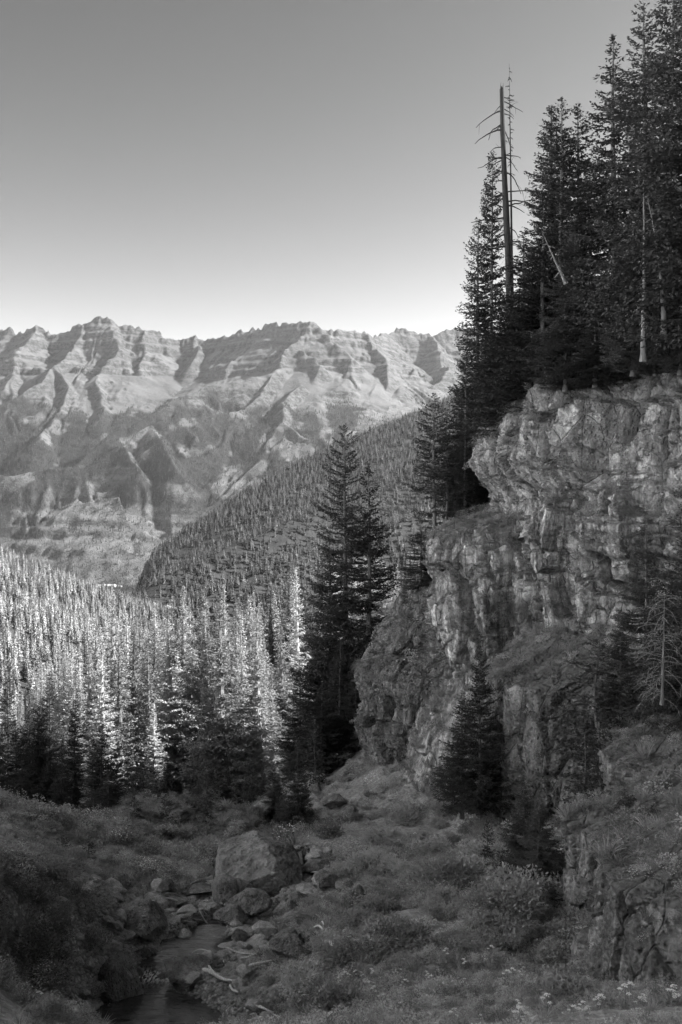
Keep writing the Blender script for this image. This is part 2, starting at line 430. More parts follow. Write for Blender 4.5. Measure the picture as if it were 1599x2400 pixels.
def off_lower(g):
    s, z, u, v = g['s'], g['z'], g['u'], g['v']
    prof = np.interp(z, [-16, -13, -11, -9.5, -8.7, -7, -4.5, -3, -1.9, -1.1, -.5], [2.2, 1.3, .1, -.45, -.35, -.3, .1, .15, -.3, -1.0, -2.0])
    right = sstep(495, 530, u)
    prof = prof * (1 - right) + right * np.interp(z, [-16, -12, -8, -4, -1.5, -.2, 1.2], [1.6, .9, .3, .0, .0, -.2, -.9])
    o = prof + .6 * fbm(s / 4, z / 4, seed=41, o=3) + .16 * ridged(s / 1.0, z / 2.5, seed=42, o=5)
    k = sstep(-11.5, -9.5, z)
    o = o + k * (blocks(s, z, 1.8, 4.6, 1.4, 43, crack=.5) + blocks(s, z, .95, 1.7, .55, 44, crack=.16) + blocks(s, z, .35, .6, .1, 49, crack=.04)) + (1 - k) * blocks(s, z, 2.5, 2., .5, 45, crack=.1)
    # bedded band of thin slabs jutting out right of the crack
    bz = z + .12 * vn(s / 1.5, 0, seed=46)
    slab = (np.interp(np.mod(bz * 1.9, 1), [0, .1, .8, .9, 1], [-.4, .25, .3, -.15, -.4]) + .35 * (hsh(np.floor(s / 1.3 + 3 * np.floor(bz * 1.9)), np.floor(bz * 1.9), np.zeros_like(s), 47) - .4))
    band = sstep(-2.2, -1.9, z) * sstep(-.05, -.3, z) * sstep(580, 592, u)
    o = o * (1 - .6 * band) + band * (.45 + .45 * slab)
    under = sstep(-3.4, -2.9, z) * sstep(-2.1, -2.4, z) * sstep(580, 592, u)
    o = o - .5 * under
    o = o + line_groove(u, v, [(487, 560), (492, 600), (488, 660), (498, 690)], 5, .7) + line_groove(u, v, [(528, 540), (533, 580), (525, 610)], 3.5, .7)
    o = o + .9 * sstep(560, 553, v) * sstep(545, 552, v) * sstep(440, 450, u) * sstep(585, 575, u) * 0
    d1, d2, idv, _, _ = worley(s / .34, z / .4, 48)
    return o + .10 * sstep(.45, .1, d1) * (idv > .5)

top_up = lambda x, y: np.interp(y, [38, 46, 51, 55, 62, 70, 80], [8.6, 8.3, 7.9, 7.4, 6.1, 4.2, 2])
def rise_up(x, y, t): return t * .42 + np.clip(t - 4, 0, 99) * .4  # slope raised so the unseen hill above shades the left bank
upper_plan = [(17.5, 82), (13.5, 76), (10.4, 69), (8.9, 62.5), (10.5, 55.5), (13.5, 50.5), (16.6, 45.5), (19.5, 39), (21, 33), (23, 22), (24, 8), (24, -12), (25, -40)]
lower_plan = [(13.5, 88), (10, 80), (7.2, 70), (6.1, 61), (9.6, 55.3), (13.1, 50.5), (16.5, 45.4), (19.2, 38), (20.5, 32), (22.5, 22), (23.5, 8), (23.5, -12), (24, -40)]
wall('cliff', upper_plan[:9], -1.4, top_up, off_upper, MAT['congl'], ds=.08, dz=.08, cap=70, rise=rise_up, inward=(.93, .3), capn=170,
     pebble=lambda U, V: np.clip(.4 + .9 * fbm(U / 40, V / 40, seed=6), .15, 1))
wall('cliff', lower_plan[:9], -17, lambda x, y: -.5 + float(sstep(8.2, 10, x)) * 1.5 + .6 * float(vn(x / 1.4, y / 1.4, seed=39)), off_lower, MAT['rockl'], ds=.08, dz=.08, cap=9, rise=lambda x, y, t: t * .12, inward=(.9, .4), pebble=lambda U, V: 0 * U + .3)
wall('cliff', upper_plan[7:], -12, lambda x, y: 8.6 + (39 - y) * .05, lambda g: fbm(g['s'] / 3, g['z'] / 3, seed=61), MAT['congl'], ds=.7, dz=.7, cap=70, rise=rise_up, inward=(.97, .1), capn=40)  # unseen stretch of cliff beside the camera, added to cast shade

def off_b(g):
    s, z, u, v = g['s'], g['z'], g['u'], g['v']
    o = np.interp(z, [-21, -19, -17, -15.4, -14.7, -13, -11.6, -11, -9.6, -8.4, -7, -5.6, -4.6], [1.5, .2, -.6, .2, .35, -.05, .25, .2, -.7, -1.3, -2.4, -3.0, -3.6])
    o = o + .5 * fbm(s / 3.5, z / 5, seed=51, o=3) + .25 * ridged(s / 1.6, z / 4.5, seed=52, o=4) + blocks(s, z, 2.2, 4.6, .6, 53, crack=.4) + blocks(s, z, .8, 1.4, .3, 55, crack=.1)
    o = o + line_groove(u, v, [(364, 655), (392, 658), (412, 652)], 3, .7) + line_groove(u, v, [(388, 700), (384, 735), (392, 770)], 4, .6)
    d1, d2, idv, _, _ = worley(s / .34, z / .3, 54)
    return o + .09 * sstep(.45, .1, d1) * (idv > .4)
wall('cliff', [(9, 84), (5, 78), (2.4, 74), (1.35, 70), (3.2, 65.5), (6.2, 62.8), (9.5, 60), (12, 56)], -21, -4.4, off_b, MAT['rockd'], ds=.09, dz=.09, cap=7, rise=lambda x, y, t: t * .3, pebble=lambda U, V: 0 * U + .8)

def off_c(seed, amp=.6, lean=.12):
    def f(g):
        s, z = g['s'], g['z']; q = g['q']
        o = lean * 3 * (1 - q) + .4 * fbm(s / 2, z / 3, seed=seed, o=3) + .25 * ridged(s / .55, z / 2.6, seed=seed + 1, o=4) + blocks(s, z, 1.1, 2.6, amp * 1.2, seed + 2, crack=.2)
        d1, d2, idv, _, _ = worley(s / .2, z / .22, seed + 3)
        return o + .06 * sstep(.45, .1, d1) * (idv > .4)
    return f
# the rounded lower bulge under the main face, and the three near steps at the right
wall('rock_step', [(12, 58), (8.8, 54), (7.3, 50.5), (8.6, 47), (11.5, 44.5), (15, 42)], -16.5, -8.2, off_c(71, .7), MAT['rockd'], ds=.09, dz=.09, cap=7, rise=lambda x, y, t: t * .45)
wall('rock_step', [(14, 43), (11.2, 40.5), (10.2, 37.5), (11.2, 35), (13, 32.5), (16, 30)], -13.5, -9.0, off_c(81, .4), MAT['rockd'], ds=.06, dz=.06, cap=8, rise=lambda x, y, t: t * .5, inward=(.95, .25))
wall('rock_step', [(11, 37), (8.6, 35.2), (7.5, 33), (8.3, 30.6), (10, 28.8), (12.5, 27)], -14.2, -10.3, off_c(85, .35), MAT['rockd'], ds=.055, dz=.055, cap=7, rise=lambda x, y, t: t * .33, inward=(.93, .35))
wall('rock_step', [(9.5, 27.8), (7.4, 26.8), (6.5, 25.2), (6.9, 23.4), (8, 21.8), (10, 20)], -12.5, -9.0, off_c(89, .3), MAT['rockd'], ds=.05, dz=.05, cap=7, rise=lambda x, y, t: t * .38, inward=(.93, .35))
def back_hill():  # hidden hill added so that its shadow reaches the trees at the left
    xs = np.arange(9, 130, 1.2); ys = np.arange(62, 121, 1.2); X, Y = np.meshgrid(xs, ys)
    Z = -3 + np.clip(X - 12 - .1 * np.clip(Y - 80, 0, 99), 0, 99) * .95 + 1.2 * fbm(X / 6, Y / 6, seed=63) - sstep(99, 112, Y) * 45 - sstep(12, 9, X) * 6 - sstep(70, 62, Y) * 12
    structure('hillside', mesh_np('shade_bank', np.stack([X, Y, Z], -1).reshape(-1, 3), grid_faces(*X.shape), MAT['ground'], attrs={'gravel': 0 * X.ravel()}))
back_hill()
def left_fill_hill():            # unseen pale hillside added left of the view to bounce sun onto the cliff
    ys = np.arange(-260, 112, 3.); ts = np.arange(0, 330, 3.); Y, T = np.meshgrid(ys, ts)
    X = -34 - np.clip(Y - 70, 0, 99) * .36 - T * .66; Z = -12 + T * .95 + 3 * fbm(T / 12, Y / 12, seed=64)
    structure('hillside', mesh_np('fill_hillside', np.stack([X, Y, Z], -1).reshape(-1, 3), grid_faces(*X.shape), MAT['scree'], attrs={'gravel': 0 * X.ravel()}))
left_fill_hill()
# bedded outcrop beyond the stream bend
def off_s(g):
    s, z = g['s'], g['z']; bz = z * 2.6 + .5 * vn(s / 3, 0, seed=93)
    o = .5 * fbm(s / 2, z, seed=94, o=3) + .5 * (hsh(np.floor(bz), np.floor(s / 1.2 + hsh(np.floor(bz), np.floor(bz), 0 * np.floor(bz), 3) * 5), 0 * s, 95) - .5)
    return o + np.interp(np.mod(bz, 1), [0, .15, .8, 1], [-.2, .12, .12, -.2]) + (1 - g['q']) * 1.3
wall('rock_outcrop', [(-15, 60), (-13.2, 55), (-12, 52.5), (-9.8, 51.0), (-8, 52.6), (-6.2, 51.6), (-5, 54), (-5, 58)], -18.9, lambda x, y: -.318 * y - .16 * np.clip(x + 11, 0, 9), off_s, MAT['strata'], ds=.08, dz=.07, cap=8, rise=lambda x, y, t: -.05 * t, inward=(.1, 1))

# ------------------------------------------------------------------ far country
m = M('mountain_rock_and_scree'); m.rough(.95)
fo, me_, rk = m.attr('forest'), m.attr('meadow'), m.attr('rock')
n1 = m.noise(.012, 6, ro=.65); n2 = m.noise(.05, 5, ro=.7); n3 = m.noise(.15, 3, ro=.7)
scree = m.rng(m.noise(.006, 5, m.mp((1, 1, .5)), .6), .35, .65, .07, .12)
rock = m.math('MULTIPLY', m.rng(n2, .36, .64, .015, .09), m.rng(m.noise(1., 6, m.mp((.003, .003, .06)), .75), .4, .6, .6, 1.4))
c = m.mix(rk, scree, rock)
mead = m.rng(n1, .35, .65, .06, .15)
c = m.mix(me_, c, mead)
wood = m.rng(m.math('ADD', m.math('MULTIPLY', n3, .6), m.math('MULTIPLY', n1, .4)), .35, .65, .008, .028)
c = m.mix(fo, c, wood)
m.col(c); m.bump(m.math('ADD', n2, n3), 1., 6.); MAT['mountain'] = m.m

m = M('forest_floor'); m.rough(.95); m.col(m.rng(m.noise(.05, 5, ro=.7), .3, .7, .015, .06)); MAT['floor'] = m.m
m = M('valley_meadow'); m.rough(.95)
m.col(m.rng(m.noise(.006, 6, m.mp((1, .35, 1)), .65), .35, .65, .12, .34)); MAT['meadow'] = m.m

RIDGES = [  # crest lines as (u, v, distance)
 [(-60,338,7200),(0,332,7100),(8,330,7050),(20,334,7000),(36,327,7000),(47,333,7000),(59,335,6950),(72,332,6950),(87,325,6950),(96,320,6950),(109,320,6950),(119,327,6950),(124,326,6950),(141,329,6950),(152,335,7000),(165,338,7050),(176,342,7100),(189,338,7100),(213,340,7050),(228,335,6950),(250,331,6850),(270,325,6750),(294,326,6700),(308,323,6650),(320,330,6700),(335,333,6750),(346,332,6800),(369,335,6900),(378,338,7200),(386,334,7900),(396,330,8000),(407,330,8000),(418,333,8000),(432,335,8000),(448,332,8050),(470,329,8100),(520,327,8200),(620,325,8200),(760,330,8200)],
 [(36,327,7000),(24,345,6600),(14,372,6300),(4,392,6000)],
 [(87,325,6950),(72,348,6600),(56,366,6300),(40,378,6050),(22,392,5850)],
 [(109,320,6950),(118,350,6550),(100,374,6200),(104,398,5900),(98,418,5600)],
 [(56,366,6300),(70,385,6000),(66,405,5800),(52,425,5500),(30,440,5200)],
 [(14,372,6300),(10,400,5900),(12,430,5500)],
 [(141,329,6950),(150,350,6700),(140,368,6450)],
 [(189,338,7100),(196,352,6850),(190,366,6600)],
 [(250,331,6850),(244,352,6600),(225,372,6350)],
 [(308,323,6650),(292,345,6350),(270,372,6000),(225,384,5800),(180,396,5600),(140,420,5350),(105,440,5150),(78,462,5000)],
 [(294,326,6700),(300,350,6350),(320,362,6150),(312,378,6000)],
 [(308,323,6650),(335,346,6450),(352,358,6300),(350,372,6150)],
 [(270,372,6000),(262,396,5700),(240,412,5450),(200,416,5300),(152,424,5150),(128,444,5000),(84,468,4850),(20,473,4750),(-60,480,4700)],
 [(240,412,5450),(228,440,5200),(210,455,5000),(180,462,4850)],
 [(300,384,5850),(280,402,5600),(282,422,5350),(310,440,5200),(335,462,5050)],
 [(282,422,5350),(268,445,5150),(258,462,4950),(235,480,4800)],
 [(152,424,5150),(170,445,4950),(182,470,4750)],
 [(128,444,5000),(140,470,4750),(150,500,4600),(150,530,4450)],
 [(84,468,4850),(90,500,4650),(96,530,4500)],
 [(235,480,4800),(215,500,4650),(190,520,4500),(180,545,4400)],
 [(20,473,4750),(30,505,4600),(40,532,4450)],
 [(352,358,6300),(356,385,6000),(350,402,5800),(330,425,5600)],
 [(369,335,6900),(385,362,6500),(388,388,6150),(370,412,5850),(350,440,5600)],
 [(386,334,7900),(400,362,7200),(415,372,6700),(402,395,6300),(380,420,5950),(372,450,5700)],
 [(432,335,8000),(440,362,7300),(448,372,6800),(430,395,6400),(405,420,6000),(385,450,5700)],
 [(520,327,8200),(520,362,7200),(490,385,6600),(450,410,6100),(420,440,5800)],
]
def build_mountains():
    xs = np.arange(-2900, 4300, 8.5); ys = np.arange(3500, 8700, 9.5)
    X, Y = np.meshgrid(xs, ys)
    wx = X + 55 * fbm(X / 260, Y / 260, seed=101, o=4); wy = Y + 55 * fbm(X / 260, Y / 260, seed=102, o=4)
    H = np.full(X.shape, -1e9); T = np.zeros(X.shape); D = np.zeros(X.shape)
    for r, line in enumerate(RIDGES):
        P = [px(*q) for q in line]; acc = r * 5000.
        for i in range(len(P) - 1):
            a, b = P[i], P[i + 1]; dx, dy = b[0] - a[0], b[1] - a[1]; L = math.hypot(dx, dy)
            t = np.clip(((wx - a[0]) * dx + (wy - a[1]) * dy) / (L * L), 0, 1)
            d = np.hypot(wx - a[0] - t * dx, wy - a[1] - t * dy)
            h = a[2] + t * (b[2] - a[2]) - 1.0 * np.minimum(d, 180) - .75 * np.clip(d - 180, 0, 220) - .54 * np.clip(d - 400, 0, 9e9)
            n = h > H
            H = np.where(n, h, H); T = np.where(n, acc + t * L, T); D = np.where(n, d, D); acc += L
    U0 = X / Y * F + 341; V0 = 512 - H / Y * F; fan = np.zeros(X.shape)
    for u_, v_, a_, b_, g_ in ((302,382,36,18,0),(170,382,46,15,-.4),(60,385,18,20,.2),(365,385,12,16,.3),(385,392,12,20,.5),(92,412,8,16,-.2),(30,395,14,12,0)):
        ca, sa = cos(g_), sin(g_); du, dv = U0 - u_, V0 - v_
        fan = np.maximum(fan, sstep(1.25, .7, np.hypot((du * ca + dv * sa) / a_, (-du * sa + dv * ca) / b_)))
    # gullies run down the fall line
    g = 1 - 2 * abs(vn(T / 75 + .8 * fbm(X / 300, Y / 300, seed=99), D / 400, seed=103)); g3 = 1 - 2 * abs(vn(T / 11, D / 90, seed=113)); g2 = 1 - 2 * abs(vn(T / 24, D / 240, seed=104))
    H = H + (1 - .85 * fan) * sstep(15, 180, D) * (26 * (1 - .65 * sstep(700, 950, H)) * g * (.5 + .9 * sstep(-.3, .3, fbm(X / 420, Y / 420, seed=98))) + 13 * g2 + 5 * g3)
    H = H + (1 - .7 * fan) * 18 * fbm(X / 120, Y / 120, seed=105, o=4) + (1 - .9 * fan) * 9 * ridged(X / 42, Y / 60, seed=106, o=4)
    # crags along the crest
    jag = sstep(-2900, -2000, X)
    H = H + 24 * ridged(X / 46, Y / 120, seed=107, o=3) * sstep(110, 10, D) * sstep(900, 1100, H)
    wz = 26 * fbm(X / 300, Y / 300, seed=108)
    for zb, am, wd, ext in ((900, 26, 5, 1), (945, 26, 5, 1), (1010, 14, 4, 1), (1130, 22, 6, 1), (1200, 16, 5, 1), (1260, 14, 5, .8), (690, 22, 10, .5), (-60, 17, 5, 1), (-105, 16, 5, 1), (-160, 16, 5, .8), (60, 12, 6, .5)):
        k = .35 + .65 * sstep(-.25, .25, fbm(X / 220, Y / 220, seed=109 + int(zb), o=2))
        H = H + am * k * ext * (1 - .8 * fan) * (np.tanh((H + wz - zb) / wd) - np.tanh((H + wz - zb) / (wd * 9)))
    base = -304 + 3 * fbm(X / 200, Y / 200, seed=120) + np.clip(Y - 4700, 0, 9e9) * .16
    H = np.maximum(H, base) + 6 * np.exp(-abs(H - base) / 20)
    gy, gx = np.gradient(H, 9.5, 8.5); sl = np.hypot(gx, gy)
    U = X / Y * F + 341; V = 512 - H / Y * F
    n1 = fbm(X / 170, Y / 170, seed=130, o=5); n2 = fbm(X / 55, Y / 55, seed=131, o=3)
    fx = vn(T / 110, D / 700, seed=132)
    tree = sstep(640, 520, H + 150 * n1 + 90 * n2 + 130 * fx)
    def blob(u, v, a, b, ang=0):
        ca, sa = cos(ang), sin(ang); du, dv = U - u, V - v
        p = (du * ca + dv * sa) / a; q = (-du * sa + dv * ca) / b
        return sstep(1.2, .8, np.hypot(p, q) + .9 * n2 + .7 * n1 + .5 * fx)
    bare = np.zeros(X.shape)
    for bl in ((302,382,34,17,0),(170,380,42,14,-.4),(60,385,14,20,.2),(92,412,6,14,-.2),(365,385,12,16,.3),(385,392,12,20,.5),(322,415,5,26,-.25),(412,400,5,14,.5),(55,430,14,9,0)):
        bare = np.maximum(bare, blob(*bl))
    mead = np.zeros(X.shape)
    for bl in ((150,437,34,7,-.35),(30,478,20,7,-.1),(185,452,22,6,.5),(110,475,24,10,0),(85,492,26,12,-.2),(140,452,16,10,0),(235,480,22,16,-.6),(255,470,14,10,-.4),(240,500,34,8,-.6),(200,520,26,10,-.6),(60,550,70,16,0),(120,565,60,14,0),(150,540,40,20,-.4),(110,520,40,14,0),(270,440,8,10,0),(285,425,16,8,.4),(375,425,22,14,-.6),(395,415,16,10,-.6),(300,452,24,10,.4),(40,520,24,10,0),(180,490,26,10,.3)):
        mead = np.maximum(mead, blob(*bl))
    low = sstep(120, -60, H) * sstep(-.3, .3, n1 + .6 * n2) * .8
    mead = np.maximum(mead, low)
    rock = np.clip(sstep(.8, 1.15, sl + .3 * n2), 0, 1)
    tree = tree * (1 - bare) * (1 - .85 * mead) * (1 - .7 * sstep(1.5, 2.2, sl))
    meadm = np.clip(mead + sstep(500, 300, H) * .6, 0, 1) * (1 - rock * .8)
    me = mesh_np('mountains', np.stack([X, Y, H], -1).reshape(-1, 3), grid_faces(*X.shape), MAT['mountain'],
                 attrs={'forest': tree.ravel(), 'meadow': meadm.ravel(), 'rock': rock.ravel()})
    structure('mountains', me)
    rs = np.random.RandomState(5); pr = tree * .9 + .12 * (1 - tree) * (H < 560) * (sl < 1.1); pr = pr * (Y < 7000)
    cand = rs.rand(*X.shape) < pr * .6
    front = (V < 600) & (U > -30) & (U < 500)
    ii = np.where(cand & front)
    P = np.stack([X[ii], Y[ii], H[ii]], -1) + np.c_[rs.uniform(-4, 4, (len(ii[0]), 2)), np.full(len(ii[0]), -.5)]
    return P, rs.uniform(.6, 1.25, len(P)), tree[ii]
mtn_pts = build_mountains()

# the deep valley: meadows round the village, then one sheet under everything, out to the skyline
def big_sheet():
    xs = np.linspace(-9000, 9000, 130); ys = np.linspace(-600, 11000, 130); X, Y = np.meshgrid(xs, ys)
    Z = -322 + 3 * fbm(X / 500, Y / 500, seed=140)
    structure('valley_floor', mesh_np('valley_floor', np.stack([X, Y, Z], -1).reshape(-1, 3), grid_faces(*X.shape), MAT['meadow']))
big_sheet()

def slope_surface(name, pts, xr, yr, step, mat, amp, sc, seed, dir_ribs=None):
    f = tps([tuple(px(*p)) for p in pts])
    xs = np.arange(xr[0], xr[1], step); ys = np.arange(yr[0], yr[1], step); X, Y = np.meshgrid(xs, ys)
    def h(X, Y):
        z = f(X, Y) + amp * fbm(X / sc, Y / sc, seed=seed, o=4)
        if dir_ribs: z = z + dir_ribs(X, Y)
        return z
    H = h(X, Y)
    structure(name, mesh_np(name, np.stack([X, Y, H], -1).reshape(-1, 3), grid_faces(*X.shape), mat))
    return h, X, Y, H
# wooded slope falling from the right to the village
mid_pts = [(100,590,2000),(135,580,1900),(190,538,2000),(230,515,2080),(270,491,2160),(330,463,2280),(380,448,2380),(410,432,2460),(440,415,2540),(470,395,2640),(520,365,2800),(600,320,3000),(700,260,3200),
           (140,625,1350),(200,600,1350),(260,590,1300),(330,575,1300),(400,560,1300),(470,540,1350),(560,500,1450),(680,440,1600),
           (240,545,1750),(300,525,1750),(360,505,1800),(420,480,1850),(480,455,1950),(560,410,2100),
           (200,660,1000),(330,640,950),(450,610,950),(600,560,1000),(100,640,1250)]
mid_f = tps([tuple(px(*p)) for p in mid_pts])
def ribs(X, Y):
    w_ = X + .2 * Y + 60 * fbm(X / 300, Y / 300, seed=151)
    q = (Y - 1.05 * X) / 300 + .35 * fbm(X / 400, Y / 400, seed=152)
    return 60 * (1 - 2 * abs(vn(q * 1.2, X / 1500, seed=153))) + 12 * (1 - 2 * abs(vn(q * 3.1, X / 700, seed=154)))
def mid_slope():
    xs = np.arange(-900, 2300, 14.); ys = np.arange(850, 3300, 14.); X, Y = np.meshgrid(xs, ys)
    U = X / Y * F + 341
    crest = np.interp(U, [-400, 100, 135, 190, 270, 330, 380, 440, 470, 600, 900], [1900, 1960, 1900, 2000, 2160, 2280, 2380, 2540, 2640, 3000, 3400])
    def h(X, Y):
        U = X / Y * F + 341
        crest = np.interp(U, [-400, 100, 135, 190, 270, 330, 380, 440, 470, 600, 900], [1900, 1960, 1900, 2000, 2160, 2280, 2380, 2540, 2640, 3000, 3400])
        Yc = np.minimum(Y, crest)
        z = mid_f(X, Y)
        over = np.clip(Y - crest, 0, 1e9)
        z = z - 300 * sstep(160, 70, U) * sstep(1250, 1600, Y)
        return z - over * 1.3 + ribs(X, Y) * sstep(60, -200, Y - crest) * .9 - sstep(60, -160, X + 640 - (Y - 1500) * -.1) * 0
    H = h(X, Y)
    structure('hillside', mesh_np('wooded_hillside', np.stack([X, Y, H], -1).reshape(-1, 3), grid_faces(*X.shape), MAT['floor']))
    rs = np.random.RandomState(7); n = 110000
    q = rs.rand(n * 2); x = rs.uniform(-800, 2200, n * 2); y = rs.uniform(880, 3000, n * 2)
    u = x / y * F + 341; z = h(x, y); v = 512 - z / y * F
    dens = .65 + .35 * sstep(-.15, .2, fbm(x / 110, y / 110, seed=155, o=4))
    cr = np.interp(u, [-400, 100, 135, 190, 270, 330, 380, 440, 470, 600, 900], [1900, 1960, 1900, 2000, 2160, 2280, 2380, 2540, 2640, 3000, 3400])
    k = (u > 60) & (u < 520) & (v < 700) & (y < cr + 60) & (z > -318) & (rs.rand(n * 2) < dens)
    return np.stack([x, y, z], -1)[k], rs.uniform(.3, .7, k.sum()) + .2 * (rs.rand(k.sum()) < .12)
mid_tr = mid_slope()
# sunlit wooded slope at the left
lpts = [(-60,536,900),(0,558,980),(20,566,1000),(45,577,1040),(70,591,1100),(100,606,1200),(135,620,1350),(-60,600,620),(0,620,640),(50,630,680),(100,640,760),(150,640,900),(-60,700,420),(0,710,440),(60,715,470),(120,705,540),(200,660,800),(-60,760,350),(40,770,370),(250,640,1100),(-200,500,800)]
lf = tps([tuple(px(*p)) for p in lpts])
def left_slope():
    xs = np.arange(-520, 60, 5.); ys = np.arange(330, 1500, 6.); X, Y = np.meshgrid(xs, ys)
    def h(X, Y):
        U = X / Y * F + 341
        cr = np.interp(U, [-300, 0, 45, 100, 135, 250], [900, 980, 1040, 1200, 1350, 1400])
        return lf(X, Y) + 9 * fbm(X / 60, Y / 60, seed=161, o=3) - 1.2 * np.clip(Y - cr, 0, 1e9)
    H = np.maximum(h(X, Y), -330)
    structure('hillside', mesh_np('sunny_hillside', np.stack([X, Y, H], -1).reshape(-1, 3), grid_faces(*X.shape), MAT['floor']))
    rs = np.random.RandomState(8); n = 13000
    x = rs.uniform(-480, 40, n); y = rs.uniform(360, 1400, n); z = h(x, y); u = x / y * F + 341
    cr = np.interp(u, [-300, 0, 45, 100, 135, 250], [900, 980, 1040, 1200, 1350, 1400])
    k = (u > -25) & (u < 240) & (y < cr + 25) & (z > -318)
    return np.stack([x, y, z], -1)[k], rs.uniform(.4, .85, k.sum())
left_tr = left_slope()

# ------------------------------------------------------------------ conifers
def conifer_geo(seed, H, R, base=.06, whorls=None, per=6, sp=.22, lat=.34, sz=.19, droop=.35, shape=.8, gap=.12, asym=0., sub=1., tiers=0., trunk_r=None, wood=True, lean=0., bare_low=0., wmul=1., core=0.):
    rs = np.random.RandomState(seed)
    whorls = whorls or int(H * 2.6)
    n = whorls * per
    q = (np.arange(n) + rs.rand(n)) / n
    q = q ** 1.08
    zq = base + (1 - base) * q                         # height fraction
    az = rs.rand(n) * 2 * pi
    prof = (1 - q) ** shape * np.clip(.55 + q * 4, 0, 1)
    if tiers: prof = prof * (1 - tiers * .5 + tiers * np.mod(q * H / 1.1 + .15 * np.sin(az + seed), 1) * -.9 + tiers * .45)
    lump = 1 + .35 * vn(q * H / 1.4, np.cos(az) * 1.2 + seed, np.sin(az) * 1.2, seed=seed)
    L = R * (prof + .035) * rs.uniform(.62, 1.1, n) * lump * (1 + asym * np.cos(az - 1.0))
    keep = rs.rand(n) > gap
    if bare_low: keep &= ~((q < bare_low) & (rs.rand(n) < .75))
    az, zq, L, q = az[keep], zq[keep], L[keep], q[keep]; n = len(az)
    up = .45 * q ** 1.5 + .05 - droop * (1 - q) + rs.uniform(-.12, .12, n)
    def spine(b, t):
        r = L[b] * t; z = zq[b] * H + L[b] * (up[b] * t - droop * .55 * t * (1 - t) + .18 * t ** 3)
        lx = lean * (zq[b] ** 2) * H
        return np.stack([np.cos(az[b]) * r + lx, np.sin(az[b]) * r, z], -1)
    k = np.maximum(2, (L / sp).astype(int) + 1)
    B = np.repeat(np.arange(n), k * 2)
    first = np.r_[0, np.cumsum(k * 2)[:-1]]
    loc = np.arange(len(B)) - first[B]
    side = np.where(loc % 2, 1., -1.); t = ((loc // 2) + rs.rand(len(B))) / k[B]
    t = np.clip(.12 + .9 * t, 0, 1)
    Ll = np.minimum(L[B] * lat * (1.05 - t) ** .7 * (.5 + t) * 1.5, .85) * rs.uniform(.5, 1.15, len(B)) + sz * .5
    out = np.stack([np.cos(az[B]), np.sin(az[B]), up[B] * .8], -1); latv = np.stack([-np.sin(az[B]), np.cos(az[B]), 0 * az[B]], -1)
    d = out * .75 + latv * side[:, None] * .85 + np.array([0, 0, -1]) * (rs.uniform(.0, .55, len(B)) * (1 - q[B]))[:, None]
    d /= np.linalg.norm(d, axis=1)[:, None]
    P0 = spine(B, t)
    m_ = np.maximum(1, (Ll / (sz * .75)).astype(int)); m_ = np.maximum(1, (m_ * sub).astype(int))
    C = np.repeat(np.arange(len(B)), m_)
    f2 = np.r_[0, np.cumsum(m_)[:-1]]; lc = np.arange(len(C)) - f2[C]
    tt = (lc + rs.rand(len(C)) * .9) / m_[C]
    c = P0[C] + d[C] * (Ll[C] * tt)[:, None] + rs.normal(0, sz * .16, (len(C), 3))
    dd = d[C] + rs.normal(0, .42, (len(C), 3)); dd /= np.linalg.norm(dd, axis=1)[:, None]
    up_ = np.array([0, 0, 1.]) + rs.normal(0, .55, (len(C), 3)); wv = np.cross(dd, up_); wv /= np.linalg.norm(wv, axis=1)[:, None] + 1e-6
    ls = sz * rs.uniform(.7, 1.5, len(C)) ; ws = sz * .33 * wmul * rs.uniform(.7, 1.3, len(C))
    V = np.stack([c - dd * ls[:, None] * .5, c + wv * ws[:, None], c + dd * ls[:, None] * .75, c - wv * ws[:, None]], 1).reshape(-1, 3)
    Fc = np.arange(len(V)).reshape(-1, 4)
    if core:                         # opaque cone added inside the crown to block light and darken one side
        rg, cs_ = 40, 12; hq = np.linspace(base, .97, rg)[:, None]; a_ = np.arange(cs_)[None] / cs_ * 2 * pi
        rr = R * core * (1 - hq) ** shape * np.clip(.6 + hq * 3, 0, 1) * (.75 + .5 * hsh(np.arange(rg)[:, None] + 0 * np.arange(cs_)[None], np.arange(cs_)[None] + 0 * np.arange(rg)[:, None], np.zeros((rg, cs_), int), seed)) * (.85 + .3 * (np.arange(rg)[:, None] % 2))
        CV = np.stack([np.cos(a_) * rr, np.sin(a_) * rr, hq * H - rr * .3], -1).reshape(-1, 3); CF = grid_faces(rg, cs_, True) + len(V)
        V = np.vstack([V, CV]); Fc = np.vstack([Fc, CF])
    # leader
    lt = np.linspace(.93, 1.0, 14)
    TR = trunk_r or H * .011
    # trunk tube
    ns, rings = 8, 14; hh = np.linspace(-.03, 1.0, rings) ; ang = np.arange(ns) / ns * 2 * pi
    rad = TR * (1 - np.clip(hh, 0, 1)) ** .8 + .012 + TR * .5 * np.exp(-np.clip(hh, 0, 1) * 40)
    cx = lean * np.clip(hh, 0, 1) ** 2 * H + .05 * np.sin(hh * 7 + seed) * (hh > 0); cy = .05 * np.cos(hh * 6 + seed) * (hh > 0)
    TV = np.stack([cx[:, None] + np.cos(ang) * rad[:, None], cy[:, None] + np.sin(ang) * rad[:, None], np.repeat(hh[:, None] * H, ns, 1)], -1).reshape(-1, 3)
    TF = grid_faces(rings, ns, True)
